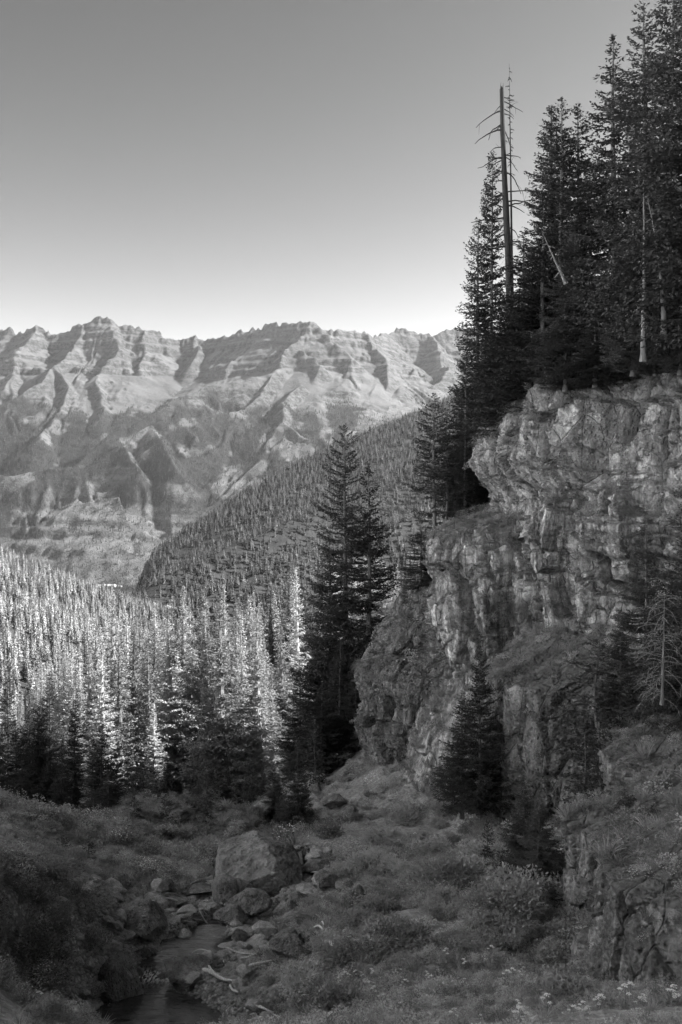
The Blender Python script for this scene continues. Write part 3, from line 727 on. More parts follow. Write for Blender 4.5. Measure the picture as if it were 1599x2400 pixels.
    if wood:
        S = np.linspace(0, .92, 4); a3 = np.arange(3) / 3 * 2 * pi
        bi = np.arange(n); pts = np.stack([spine(bi, np.full(n, s_)) for s_ in S], 1)          # n,4,3
        br = (.008 + L * .009)[:, None] * (1.15 - S)[None]
        lat3 = np.stack([-np.sin(az), np.cos(az), 0 * az], -1)
        ring = pts[:, :, None, :] + br[:, :, None, None] * (np.cos(a3)[None, None, :, None] * lat3[:, None, None, :] + np.sin(a3)[None, None, :, None] * np.array([0, 0, 1.]))
        gf = grid_faces(4, 3, True)
        WV = ring.reshape(-1, 3); WF = (gf[None] + (np.arange(n) * 12)[:, None, None]).reshape(-1, 4) + len(TV)
        TV = np.vstack([TV, WV]); TF = np.vstack([TF, WF])
    return V, Fc, TV, TF

def conifer_mesh(name, mat, bark='bark', **k):
    V, Fc, TV, TF = conifer_geo(**k)
    return mesh_np(name + '_crown', V, Fc, MAT[mat], smooth=False), mesh_np(name + '_trunk', TV, TF, MAT[bark])

def plant_tree(name, meshes, loc, label, cat, group=None, rz=0, sc=1, tilt=(0, 0)):
    e = empty(name, loc, label, cat, group, rz, sc, tilt)
    obj('trunk', meshes[1], e); obj('crown', meshes[0], e)
    return e

NEAR = {}
#                      seed   H    R
NEAR['slim'] = conifer_mesh('slim', 'needles', seed=1, H=20, R=2.4, base=.04, per=9, sp=.13, sz=.145, shape=.62, gap=.12, droop=.4)
NEAR['slim2'] = conifer_mesh('slim2', 'needles', seed=2, H=20, R=2.8, base=.04, per=8, sp=.14, sz=.15, shape=.7, gap=.25, droop=.45, asym=.15)
NEAR['full'] = conifer_mesh('full', 'needles', seed=3, H=18, R=3.6, base=.02, per=8, sp=.13, sz=.145, shape=.95, gap=.1, droop=.25)
NEAR['full2'] = conifer_mesh('full2', 'needles', seed=4, H=18, R=3.6, base=.03, per=8, sp=.13, sz=.145, shape=.85, gap=.16, droop=.3)
NEAR['open'] = conifer_mesh('open', 'needles', seed=5, H=20, R=3.4, base=.1, per=7, whorls=50, sp=.13, sz=.145, shape=.9, gap=.28, droop=.3, bare_low=.3)
NEAR['tier'] = conifer_mesh('tier', 'needles', seed=6, H=24, R=4.0, base=.05, per=7, whorls=52, sp=.13, sz=.145, shape=.62, gap=.22, droop=.42, trunk_r=.3)
NEAR['tier2'] = conifer_mesh('tier2', 'needles', seed=7, H=20, R=3.8, base=.05, per=7, whorls=46, sp=.13, sz=.145, shape=.8, gap=.22, droop=.3, trunk_r=.26, asym=.15)
NEAR['ledge'] = conifer_mesh('ledge', 'needles', seed=8, H=11, R=2.2, base=.12, per=6, whorls=32, sp=.12, sz=.13, shape=.6, gap=.3, droop=.1, bare_low=.25)
NEAR['small'] = conifer_mesh('small', 'needles', seed=9, H=5, R=1.15, base=.02, per=6, whorls=20, sp=.13, sz=.13, shape=.8, gap=.08, droop=.12)
NEAR['small2'] = conifer_mesh('small2', 'needles', seed=10, H=5, R=1.3, base=.02, per=6, whorls=18, sp=.14, sz=.14, shape=.7, gap=.15, droop=.2, asym=.2)

def dead_tree(name, seed, H, r0, spine_bend, broken=True, limbs=30, limb=(.5, 1.4), zlo=.3, mat='snag', twist=1, thick=1.):
    rs = np.random.RandomState(seed); V = []; Fc = []
    def tube(P, R, ns=6):
        P = np.array(P, float); R = np.array(R); o = sum(len(v) for v in V)
        T = np.gradient(P, axis=0); T /= np.linalg.norm(T, axis=1)[:, None] + 1e-9
        ref = np.array([1, .2, 0]) if abs(T[0][2]) > .7 else np.array([0, 0, 1.])
        A = np.cross(T, ref); A /= np.linalg.norm(A, axis=1)[:, None] + 1e-9; Bv = np.cross(T, A)
        a = np.arange(ns) / ns * 2 * pi
        V.append((P[:, None] + R[:, None, None] * (np.cos(a)[None, :, None] * A[:, None] + np.sin(a)[None, :, None] * Bv[:, None])).reshape(-1, 3))
        Fc.append(grid_faces(len(P), ns, True) + o)
    n = 22; t = np.linspace(0, 1, n)
    P = np.stack([spine_bend(t)[0], spine_bend(t)[1], t * H], -1)
    R = r0 * (1 - t * (.45 if broken else .96)) * (1 + .06 * rs.randn(n)); R[0] *= 1.3
    tube(P, R, 9)
    if broken:                                     # splintered end
        for k in range(4):
            e = P[-1] + np.array([rs.uniform(-.1, .1), rs.uniform(-.1, .1), 0]); tube([e + (0, 0, -.2), e + (0, 0, .05), e + (0, 0, rs.uniform(.15, .45))], [r0 * .3, r0 * .2, .01], 4)
    trunkV, trunkF = np.vstack(V), np.vstack(Fc); groups = []
    for k in range(limbs):
        V.clear(); Fc.clear(); q = zlo + (1 - zlo) * rs.rand() * .97; c = np.array([np.interp(q, t, P[:, 0]), np.interp(q, t, P[:, 1]), q * H])
        az = rs.choice([0, pi]) + rs.normal(0, .7); L = rs.uniform(*limb) * (1.1 - q * .4); up0 = rs.uniform(-.3, .45); pts = [c]; d = np.array([cos(az), sin(az), up0])
        for j in range(6):
            d = d + rs.normal(0, .16, 3) + np.array([0, 0, -.12 * twist]); d /= np.linalg.norm(d); pts.append(pts[-1] + d * L / 6)
        tube(pts, np.linspace(.04, .012, 7) * (1 + L * .3) * thick, 4)
        for j in range(rs.randint(1, 4)):
            b = pts[rs.randint(2, 6)]; dd = d + rs.normal(0, .7, 3); dd /= np.linalg.norm(dd); l = L * rs.uniform(.15, .4)
            tube([b, b + dd * l * .5 + (0, 0, .03), b + dd * l], [.014, .010, .004], 3)
        groups.append(mesh_np(name + '_branch', np.vstack(V), np.vstack(Fc), MAT[mat]))
    return groups, mesh_np(name + '_trunk', trunkV, trunkF, MAT[mat])
def plant_dead(sn, loc, label):
    e = empty('dead_tree', tuple(loc), label, 'dead tree'); obj('trunk', sn[1], e)
    for g in sn[0]: obj('branch', g, e)

def tree_at(kind, u, vtop, vbase, Y, label, Hm, wide=1., rz=None, name='spruce', group=None, cat='spruce', tilt=(0, 0), seed=[0]):
    seed[0] += 1; rs = random.Random(seed[0])
    b = px(u, vbase, Y); H = (vbase - vtop) / F * Y; s = H / Hm
    return plant_tree(name, NEAR[kind], tuple(b), label, cat, group, rs.uniform(0, 6.28) if rz is None else rz, (s * wide, s * wide, s), tilt)

G1 = 'tall spruces on the cliff top'
T = [
 ('slim2', 478, 219, 525, 75, 'slender dark spruce with ragged drooping boughs, leftmost on the cliff top', 20, .85),
 ('slim', 492, 153, 505, 72, 'thin spire spruce just left of the broken bare snag', 20, .72),
 ('slim', 552, 107, 392, 60, 'dark spruce with a fine tip, left one of three narrow tops right of the snag', 20, 1.25),
 ('full2', 561, 97, 395, 58, 'bushy dark spruce, tallest of three narrow tops right of the snag', 18, .95),
 ('slim2', 578, 105, 390, 59, 'narrow pointed spruce, right one of three narrow tops right of the snag', 20, 1.1),
 ('open', 614, 36, 378, 54, 'tall open spruce standing clear against the sky with a pale bare lower trunk', 20, 1.25),
 ('tier2', 645, 2, 365, 51, 'tall spruce whose tip just touches the upper edge of the photo', 20, 1.15),
 ('full2', 672, -45, 360, 47, 'large spruce whose tip leaves the upper edge of the photo near the right side', 18, 1.05),
 ('full', 700, -110, 350, 42, 'huge dark spruce filling the right edge of the sky', 18, 1.0),
 ('full', 524, 232, 420, 58, 'low bushy spruce on the cliff corner at the right foot of the snag', 18, 1.7),
 ('full2', 543, 205, 400, 56, 'broad dense spruce below the three narrow tops', 18, 1.4),
 ('full', 510, 285, 440, 60, 'short dense spruce hiding the lower part of the snag', 18, 1.8),
 ('full', 575, 215, 385, 53, 'dense mid height spruce above the overhanging cliff corner', 18, 1.5),
 ('full', 633, 215, 372, 48, 'dense spruce in front of the two dead pale poles', 18, 1.3),
 ('full2', 660, 130, 370, 53, 'dark spruce behind the bent dead pole', 18, 1.2),
 ('full', 620, 265, 380, 50, 'low wide spruce at the rim of the conglomerate wall', 18, 2.0),
 ('full2', 565, 300, 390, 52, 'low wide spruce hanging over the cliff rim', 18, 2.3),
 ('full', 680, 250, 372, 44, 'bushy spruce on the rim at the right edge of the photo', 18, 1.5),
 ('full', 595, 320, 386, 50, 'stunted bushy spruce on the rim between two taller ones', 18, 2.8),
 ('full2', 655, 320, 375, 46, 'stunted bushy spruce on the rim near the right edge', 18, 2.6),
 ('slim2', 466, 350, 535, 73, 'small ragged spruce reaching left over the hazy valley', 20, 1.15),
 ('full', 484, 340, 520, 76, 'dense spruce below the leftmost spires of the cliff top', 18, .95),
 ('full2', 502, 330, 520, 78, 'dense dark spruce behind the nose of the cliff', 18, .8),
 ('slim', 465, 420, 530, 70, 'thin pole like spruce with a pale stem on the grassy ledge', 20, 1.2),
 ('slim2', 474, 435, 528, 72, 'thin dark spruce right next to the cliff nose on the ledge', 20, 1.3),
 ('slim', 455, 440, 532, 71, 'thin short spruce on the ledge, left of the pale stem', 20, 1.2),
 ('full', 490, 420, 520, 80, 'dark spruce in the gap under the overhanging nose', 18, 1.0),
 ('ledge', 434, 394, 548, 66, 'spruce with spaced boughs and a curved foot leaning off the ledge', 11, 1.15),
 ('ledge', 447, 410, 545, 67, 'spruce standing close behind the one with the curved foot', 11, 1.1),
 ('tier2', 421, 520, 592, 67, 'small flat bough spruce at the very end of the ledge', 20, 2.0),
 ('small', 405, 574, 604, 68, 'tiny young spruce on the tip of the lower rock shoulder', 5, .9),
]
for k in T:
    kind, u, vt, vb, Y, lab, Hm, wd = k
    tree_at(kind, u, vt, vb, Y, lab, Hm, wd, group=G1 if Y < 77 and u > 470 and vt < 300 else 'smaller spruces on the cliff ledges')
T2 = [
 ('tier', 345, 424, 735, 80, 'tallest dark spruce standing against the hazy mountain in the middle', 24, .98),
 ('tier2', 369, 462, 735, 78, 'tall dark spruce at the right side of the tallest middle one', 20, 1.02),
 ('tier2', 330, 533, 740, 81, 'shorter dark spruce at the left foot of the middle pair', 20, .9),
 ('full', 318, 620, 755, 80, 'dark spruce low at the left of the middle pair', 18, 1.1),
 ('full2', 340, 640, 752, 76, 'bushy shaded spruce at the foot of the middle pair', 18, 1.3),
 ('full', 300, 660, 772, 82, 'shaded spruce at the edge of the sunlit wood', 18, 1.3),
 ('full2', 356, 660, 748, 75, 'shaded spruce in the corner beside the lower rock shoulder', 18, 1.6),
 ('full', 322, 680, 770, 74, 'low shaded spruce on the slope above the stream bend', 18, 1.8),
 ('small', 376, 625, 655, 70, 'small dark fir on the rock shoulder rim', 5, 1.0),
]
for kind, u, vt, vb, Y, lab, Hm, wd in T2: tree_at(kind, u, vt, vb, Y, lab, Hm, wd, group='dark spruces in the middle of the photo')
T3 = [
 ('full', 480, 634, 812, 47, 'dark spruce growing close against the cliff foot in the middle', 18, .95),
 ('full2', 462, 690, 815, 48, 'dark wide spruce left of the one against the cliff foot', 18, 1.25),
 ('open', 646, 512, 700, 41, 'thin spruce with a pale bare stem in front of the cliff at the right', 20, 1.3),
 ('full', 690, 470, 740, 37, 'spruce in front of the cliff cut by the right edge', 18, 1.1),
 ('full2', 672, 585, 735, 39, 'bushy spruce below the cut one at the right edge', 18, 1.7),
 ('full', 620, 610, 745, 40, 'low bushy spruce in front of the dark cliff recess', 18, 1.4),
 ('small2', 597, 640, 760, 40, 'small spruce at the left of the bushy ones below the cliff', 5, 1.5),
 ('small', 600, 705, 815, 38, 'small spruce leaning over the top rock step', 5, 1.3),
 ('small2', 585, 735, 822, 36, 'low spruce on the grassy terrace above the lower rock step', 5, 1.3),
 ('full', 524, 775, 878, 37, 'young pointed fir, left one of two in the hollow', 18, 1.5),
 ('full2', 539, 795, 885, 35.5, 'young pointed fir, right one of two in the hollow', 18, 1.6),
 ('small2', 487, 822, 880, 39, 'young fir at the left end of the hollow', 5, .9),
 ('small2', 505, 850, 910, 34, 'low bushy fir in front of the hollow', 5, 1.6),
 ('small2', 625, 790, 835, 33, 'low bushy fir on top of the near rock step at the right', 5, 1.8),
 ('small', 655, 800, 860, 30, 'young fir on the near rock step close to the right edge', 5, 1.4),
 ('small2', 600, 868, 905, 27, 'dwarf fir rooted in the broken face of the near rock step', 5, 1.8),
 ('small2', 470, 880, 945, 31, 'low dark fir among the shrubs of the right bank', 5, 1.5),
 ('small2', 548, 880, 905, 33, 'low spreading fir at the foot of the rock step', 5, 3.0),
]
for kind, u, vt, vb, Y, lab, Hm, wd in T3: tree_at(kind, u, vt, vb, Y, lab, Hm, wd, name='fir' if ' fir' in lab else 'spruce', cat='fir' if ' fir' in lab else 'spruce', group='firs and spruces below the cliff')
T4 = [
 ('slim', 50, 672, 812, 88, 'shaded spruce rising behind the left bank, tip near the shadow edge', 20, 1.),
 ('full', 30, 690, 808, 86, 'shaded wide spruce on the brushy slope at the left', 18, 1.),
 ('slim2', 8, 668, 800, 90, 'shaded spruce at the left edge of the photo', 20, 1.),
 ('full2', 16, 720, 815, 80, 'bushy shaded spruce in front of the two at the left edge', 18, 1.3),
 ('slim', 38, 705, 820, 78, 'slender shaded spruce behind the narrow ones at the left', 20, 1.2),
 ('full', -2, 735, 822, 72, 'shaded spruce cut by the left edge of the photo', 18, 1.2),
 ('full', 48, 755, 835, 70, 'low shaded spruce on the brushy slope above the left bank', 18, 1.4),
 ('full2', 22, 760, 830, 68, 'low wide shaded spruce above the trail at the left', 18, 1.5),
 ('slim', 75, 700, 835, 72, 'tall shaded spruce above the left trail bend', 20, 1.),
 ('slim2', 92, 735, 845, 64, 'shaded spruce right above the bedded outcrop', 20, 1.1),
 ('slim', 62, 740, 842, 66, 'narrow shaded spruce between two taller ones at the left', 20, 1.2),
 ('full', 108, 770, 850, 60, 'bushy shaded spruce at the left end of the outcrop', 18, 1.3),
 ('small2', 88, 842, 884, 40, 'low dark spruce with layered boughs on the left bank', 5, 2.0),
 ('small2', 62, 835, 872, 38, 'low spreading spruce on the crest of the left bank', 5, 1.9),
 ('small', 135, 790, 838, 54, 'young spruce on top of the bedded outcrop, left one', 5, 1.2),
 ('small2', 165, 795, 838, 54, 'young spruce on top of the bedded outcrop, middle one', 5, 1.4),
 ('small', 205, 798, 838, 55, 'young spruce on top of the bedded outcrop, right one', 5, 1.3),
]
for kind, u, vt, vb, Y, lab, Hm, wd in T4: tree_at(kind, u, vt, vb, Y, lab, Hm, wd, group='shaded spruces at the left')

def edge_trees():
    rr = random.Random(91)
    for i in range(34):
        u = 105 + i * 6.6 + rr.uniform(-4, 4); Y = rr.uniform(56, 92); p = px(u, 0, Y); z = float(near_h(np.array([p[0]]), np.array([Y]))[0])
        H = rr.uniform(2.0, 5.5) if u > 125 else rr.uniform(4, 8)
        side = 'left' if u < 190 else 'middle' if u < 265 else 'right'
        k = rr.choice(['full', 'full2', 'small', 'small2']); h0 = 18 if k[:4] == 'full' else 5; s_ = H / h0; wd = 1.3 if h0 == 18 else .8
        plant_tree('spruce', NEAR[k], (p[0], Y, z - .15), 'young dark spruce in the shade along the lower edge of the wood, %s part' % side, 'spruce', 'young dark spruces along the lower edge of the wood, %s part' % side, rr.uniform(0, 6.28), (s_ * wd, s_ * wd, s_))
edge_trees()
# dead trees
b = px(510, 400, 66)
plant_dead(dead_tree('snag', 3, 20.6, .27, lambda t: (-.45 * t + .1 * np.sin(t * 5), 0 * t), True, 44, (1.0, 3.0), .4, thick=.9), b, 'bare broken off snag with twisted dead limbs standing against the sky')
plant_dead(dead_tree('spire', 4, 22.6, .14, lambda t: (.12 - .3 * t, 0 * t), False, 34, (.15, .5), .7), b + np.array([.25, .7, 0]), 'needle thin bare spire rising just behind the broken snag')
plant_dead(dead_tree('pole', 5, 8.6, .13, lambda t: (.05 * np.sin(t * 3), 0 * t), False, 26, (.2, .6), .2, 'greydead'), px(643, 362, 43.5), 'straight pale dead pole with short stubs among the dark spruces')
plant_dead(dead_tree('bent', 6, 6.0, .13, lambda t: (-.75 * t ** 2, 0 * t), False, 10, (.2, .6), .2, 'greydead'), px(664, 335, 42.5), 'bent pale dead pole leaning left against the straight one')
plant_dead(dead_tree('leaning', 7, 2.6, .09, lambda t: (-1.2 * t, 0 * t), False, 8, (.2, .5), .1, 'greydead'), px(566, 284, 48), 'short pale dead stem leaning left out of the dark boughs')
plant_dead(dead_tree('small_dead', 8, 4.0, .07, lambda t: (.1 * t, 0 * t), False, 90, (.5, 1.4), .05, 'greydead', twist=1.5, thick=.3), px(662, 705, 35), 'grey dead conifer with swirling bare twigs below the cliff at the right')

# ------------------------------------------------------------------ the sunlit wood: single trees, largest first
MID = [conifer_mesh('valley%d' % i, 'needles_pale', seed=20 + i, H=20, R=r * 1.35, base=.04, per=8, whorls=44, sp=.2, sz=.18, lat=.36, shape=s_, gap=g_, droop=.35, wood=False, wmul=1.15, trunk_r=.13, core=.24)
       for i, (r, s_, g_) in enumerate(((2.3, 1.0, .12), (2.0, .95, .2), (2.6, 1.1, .1), (1.9, .9, .25), (2.4, 1.0, .18)))]
def wood_label(u, y, H):
    size = 'tall' if H > 17 else 'middle sized' if H > 11 else 'short'
    row = 'front' if y < 135 else 'second' if y < 175 else 'back'
    col_ = 'left end' if u < 70 else 'left half' if u < 150 else 'middle' if u < 230 else 'right half' if u < 300 else 'right end'
    w_ = '%s conifer in the %s rows of the sunlit wood, at its %s' % (size, row, col_)
    return w_, 'conifer', w_.replace('conifer', 'conifers', 1)
def wood():
    rs = random.Random(11); placed = []
    def near_ok(x, y, r): return all((x - a) ** 2 + (y - b) ** 2 > r * r for a, b in placed)
    tries = 0
    while len(placed) < 262 and tries < 20000:
        tries += 1
        y = 96 + (rs.random() ** 1.0) * 125; u = rs.uniform(-25, 420)
        x = (u - 341) / F * y
        if y < 112 and (u < 70 or u > 300): continue
        if u > 300 and y < 118: continue
        if not near_ok(x, y, 3.0 + (y - 96) * .012): continue
        z = float(near_h(np.array([x]), np.array([y]))[0]); vb = 512 - z / y * F
        # crown line of the wood as seen from the trail
        vt = np.interp(u, [-25, 20, 60, 105, 140, 200, 260, 300, 330, 400], [735, 700, 650, 605, 590, 575, 568, 560, 555, 550])
        Hm = (vb - vt) / F * y
        H = min(rs.uniform(11, 27), Hm * rs.uniform(.8, 1.08))
        if rs.random() < .12 and y < 150: H *= rs.uniform(.35, .6)
        if H < 3: continue
        if vb > 812: continue
        placed.append((x, y)); i = rs.randrange(5); s = H / 20; wdt = s * rs.uniform(.95, 1.3) * (1 + .25 * (s < .6))
        shade = vb > 775
        plant_tree('conifer', MID[i], (x, y, z - .2), *wood_label(u, y, H), rs.uniform(0, 6.28), (wdt, wdt, s))
    print('wood', len(placed), tries)
wood()

# ------------------------------------------------------------------ far woods, uncountable
def lib(name, me):            # shape source for scattering, not part of the scene itself
    return bpy.data.objects.new(name, me)
def scatter(name, label_mat, P, S, sources, kind='stuff', rot=None, widen=(1, 1), seed=0, idx=None, tilt=.05):
    rs = np.random.RandomState(seed); n = len(P)
    me = bpy.data.meshes.new(name); me.vertices.add(n); me.vertices.foreach_set('co', np.asarray(P, np.float32).ravel())
    R = np.stack([rs.normal(0, tilt, n), rs.normal(0, tilt, n), rs.uniform(0, 6.28, n)], -1) if rot is None else rot
    S = np.asarray(S)
    if S.ndim == 1: wd = rs.uniform(*widen, n); S = np.stack([S * wd, S * wd, S], -1)
    for k, a, t in (('rot', R, 'FLOAT_VECTOR'), ('scl', S, 'FLOAT_VECTOR')):
        at = me.attributes.new(k, t, 'POINT'); at.data.foreach_set('vector', np.asarray(a, np.float32).ravel())
    at = me.attributes.new('idx', 'INT', 'POINT'); at.data.foreach_set('value', (rs.randint(0, len(sources), n) if idx is None else idx).astype(np.int32))
    o = obj(name, me); o['kind'] = kind
    ng = bpy.data.node_groups.new(name, 'GeometryNodeTree')
    ng.interface.new_socket('Geometry', in_out='INPUT', socket_type='NodeSocketGeometry'); ng.interface.new_socket('Geometry', in_out='OUTPUT', socket_type='NodeSocketGeometry')
    N = ng.nodes; gi, go = N.new('NodeGroupInput'), N.new('NodeGroupOutput')
    iop = N.new('GeometryNodeInstanceOnPoints'); jn = N.new('GeometryNodeJoinGeometry')
    for s_ in reversed(sources):
        oi = N.new('GeometryNodeObjectInfo'); oi.inputs[0].default_value = s_; g2 = N.new('GeometryNodeGeometryToInstance')
        ng.links.new(oi.outputs['Geometry'], g2.inputs[0]); ng.links.new(g2.outputs[0], jn.inputs[0])
    def na(nm, t):
        x = N.new('GeometryNodeInputNamedAttribute'); x.data_type = t; x.inputs[0].default_value = nm; return [q for q in x.outputs if q.enabled][0]
    ng.links.new(gi.outputs[0], iop.inputs['Points']); ng.links.new(jn.outputs[0], iop.inputs['Instance'])
    iop.inputs['Pick Instance'].default_value = True
    ng.links.new(na('idx', 'INT'), iop.inputs['Instance Index']); ng.links.new(na('rot', 'FLOAT_VECTOR'), iop.inputs['Rotation']); ng.links.new(na('scl', 'FLOAT_VECTOR'), iop.inputs['Scale'])
    ng.links.new(iop.outputs[0], go.inputs[0])
    md = o.modifiers.new('scatter', 'NODES'); md.node_group = ng
    return o
def far_conifer(seed, H, R, n, mat):
    rs = np.random.RandomState(seed); q = rs.rand(n) ** 1.1; az = rs.rand(n) * 6.283
    r = R * (1 - q) ** .8 * rs.uniform(.35, 1.0, n)
    c = np.stack([np.cos(az) * r, np.sin(az) * r, H * (.06 + .92 * q) - r * .3], -1)
    d = np.stack([np.cos(az), np.sin(az), -.35 + .5 * q], -1) + rs.normal(0, .3, (n, 3)); d /= np.linalg.norm(d, axis=1)[:, None]
    wv = np.cross(d, [0, 0, 1.] + rs.normal(0, .4, (n, 3))); wv /= np.linalg.norm(wv, axis=1)[:, None]
    s = (R * .62 * (.45 + .8 * (1 - q)) * rs.uniform(.7, 1.3, n))[:, None]
    V = np.stack([c - d * s * .6, c + wv * s * .42, c + d * s * .8, c - wv * s * .42], 1).reshape(-1, 3)
    # slim core so that crowns close up
    a = np.arange(6) / 6 * 6.283; core = np.vstack([np.stack([np.cos(a) * R * .42, np.sin(a) * R * .42, a * 0 + H * .05], -1), [[0, 0, H]]])
    k = len(V); V = np.vstack([V, core]); Fq = np.arange(k).reshape(-1, 4)
    F2 = np.array([[k + i, k + (i + 1) % 6, k + 6, k + 6] for i in range(6)])
    me = bpy.data.meshes.new('far'); me.from_pydata(V.tolist(), [], Fq.tolist() + [[k + i, k + (i + 1) % 6, k + 6] for i in range(6)]); me.materials.append(MAT[mat]); return me
FARL = [lib('pale_far_tree', far_conifer(60 + i, 20, r, 170, 'needles_left')) for i, r in enumerate((2.5, 2.9, 2.3))]
FARM = [lib('far_tree', far_conifer(70 + i, 20, r, 46, 'needles_far')) for i, r in enumerate((3.0, 4.0, 3.4))]
FARX = [lib('distant_tree', far_conifer(80 + i, 16, r, 12, 'needles_distant')) for i, r in enumerate((2.6, 3.4, 4.4))]
scatter('forest', None, left_tr[0], left_tr[1], FARL, seed=1, widen=(.9, 1.3))
scatter('forest', None, mid_tr[0], mid_tr[1], FARM, seed=2, widen=(.9, 1.4))
scatter('forest', None, mtn_pts[0], mtn_pts[1], FARX, seed=3, widen=(.9, 1.5))

# ------------------------------------------------------------------ stones, boulders, drift logs
def hit(u, v, lift=0., y0=13., y1=70.):
    """where the line of sight through (u, v) meets the near ground"""
    y = np.linspace(y0, y1, 900); x = (u - 341) / F * y; z = (512 - v) / F * y
    k = np.argmax(z < near_h(x, y) + lift); return np.array([x[k], y[k], z[k] - lift])
def rock_mesh(seed, planes=11, sub=4, flat=.7, rough=.05, facets=None, mat='boulder'):
    import bmesh
    rs = np.random.RandomState(seed); bm = bmesh.new(); bmesh.ops.create_icosphere(bm, subdivisions=sub, radius=1)
    D = np.array([v.co[:] for v in bm.verts]); D /= np.linalg.norm(D, axis=1)[:, None]; Fc = np.array([[v.index for v in f.verts] for f in bm.faces]); bm.free()
    N = rs.normal(0, 1, (planes, 3)) if facets is None else np.array([f[:3] for f in facets], float); N /= np.linalg.norm(N, axis=1)[:, None]
    K = rs.uniform(.55, .95, len(N)) if facets is None else np.array([f[3] for f in facets])
    r = np.full(len(D), 1.15)
    for n, k in zip(N, K):
        c = D @ n; r = np.where(c > .05, np.minimum(r, k / np.maximum(c, .05)), r)
    r = r * (1 + rough * fbm(D[:, 0] * 3, D[:, 1] * 3, D[:, 2] * 3 + seed, seed=seed, o=4) + rough * .5 * ridged(D[:, 0] * 6, D[:, 1] * 6, D[:, 2] * 6, seed=seed + 3, o=3))
    V = D * r[:, None]; V[:, 2] *= flat
    return mesh_np('rock', V, Fc, MAT[mat], smooth=sub > 3)
ROCKS = [rock_mesh(200 + i, planes=(7, 9, 6, 10, 7, 8)[i], sub=5, rough=.10, flat=(.7, .55, .8, .6, .45, .75)[i]) for i in range(6)]
STONES = [rock_mesh(220 + i, planes=10 + i, sub=2, flat=.6, mat='stone') for i in range(5)]
big = rock_mesh(5, sub=6, flat=1, rough=.07, facets=[(-.28, -.75, .62, .62), (.75, -.5, .35, .78), (.1, -.97, -.1, .74), (-.9, -.3, .05, .85), (-.35, -.2, .9, .66), (.4, .1, .9, .74), (.62, -.1, .75, .72), (.3, .9, .2, .8), (-.15, -.95, -.25, .73), (0, 0, -1, .6), (.95, .1, .1, .9)])
BL = [ # u, v of the base, width px, height px, rock, turn, label
 (257, 902, 92, 58, big, 0, 'huge tilted boulder beside the stream, the largest one'),
 (238, 898, 26, 18, 0, .6, 'slab leaning against the left foot of the huge boulder'),
 (226, 908, 34, 25, 2, 1.9, 'dark angular block at the lower left of the huge boulder'),
 (247, 918, 42, 26, 4, 2.6, 'flat tilted slab below the huge boulder at the water'),
 (231, 930, 32, 20, 1, .3, 'rounded boulder at the bend below the dark angular block'),
 (299, 914, 30, 18, 3, .9, 'wet boulder in the stream right of the huge boulder'),
 (354, 914, 22, 26, 0, 2.2, 'angular upright block among the plants of the right bank'),
 (360, 919, 22, 12, 4, .1, 'flat stone touching the angular upright block'),
 (342, 921, 13, 9, 2, 1.1, 'small dark stone at the left of the upright block'),
 (327, 893, 30, 20, 1, 1.4, 'grey rounded boulder up the side stream'),
 (300, 872, 15, 17, 0, 4., 'upright stone above the right end of the huge boulder'),
 (316, 877, 28, 16, 4, 3., 'pale layered slab lying at the head of the side stream'),
 (290, 964, 38, 30, 1, .5, 'half buried boulder overgrown by plants right of the gravel bar'),
 (313, 949, 26, 18, 3, 2.5, 'half buried boulder behind the overgrown one'),
 (136, 942, 54, 34, 1, .2, 'broad low rock on the left bank above the upper pool'),
 (108, 930, 22, 15, 4, 1.2, 'small rock ledge at the left of the broad low rock'),
 (182, 982, 48, 18, 3, 0, 'pale rounded rock dividing the stream at the cascade'),
 (169, 994, 34, 15, 1, 1., 'cracked pale rock below the pale rounded one'),
 (186, 998, 24, 17, 3, 2., 'rounded pale stone at the right of the cracked one'),
 (177, 1003, 16, 13, 0, 3., 'small dark stone at the edge of the lower pool'),
 (117, 1012, 42, 42, 2, .8, 'craggy rock at the left edge of the lower pool'),
 (131, 984, 20, 13, 5, 1.6, 'dark mossy stone at the left of the cascade'),
 (160, 894, 22, 12, 0, 2.1, 'pale stone at the far left end of the debris bar'),
 (196, 898, 32, 10, 4, .4, 'flat pale slab in the debris bar'),
 (174, 908, 26, 8, 4, 1.1, 'low flat stone lying next to a bleached log'),
 (143, 960, 16, 11, 1, 1.9, 'rounded stone at the left rim of the upper pool'),
 (239, 942, 14, 12, 0, .3, 'block at the outlet above the upper pool'),
 (229, 943, 12, 9, 3, 2.8, 'little stone beside the block at the outlet'),
 (265, 943, 24, 13, 4, 1.5, 'wet flat rock at the right of the outlet'),
 (294, 928, 30, 11, 4, 2.9, 'grassy flat rock above the right side of the stream'),
 (335, 811, 26, 17, 4, .2, 'pale bedded rock sticking out of the scree slope'),
 (354, 820, 10, 10, 2, .9, 'small pale rock below the bedded one on the scree'),
 (316, 795, 12, 11, 1, .2, 'small rock on the scree above the bedded one'),
 (420, 850, 18, 12, 0, 1.2, 'rock among the shrubs at the foot of the lower shoulder'),
]
for u, v, wd, ht, me, rz, lab in BL:
    p = hit(u, v); s_ = p[1] / F
    me = ROCKS[me] if isinstance(me, int) else me
    zz = {True: 1., False: .7}[me is big]
    o = obj('boulder', me, loc=(p[0], p[1] + wd * s_ * .35, p[2] + ht * s_ * .36)); o.rotation_euler = (0, 0, rz); o.scale = (wd * s_ / 2.0, wd * s_ / 2.0, ht * s_ / 1.6 / zz)
    tag(o, lab, 'boulder', None if me is big else 'boulders along the stream')

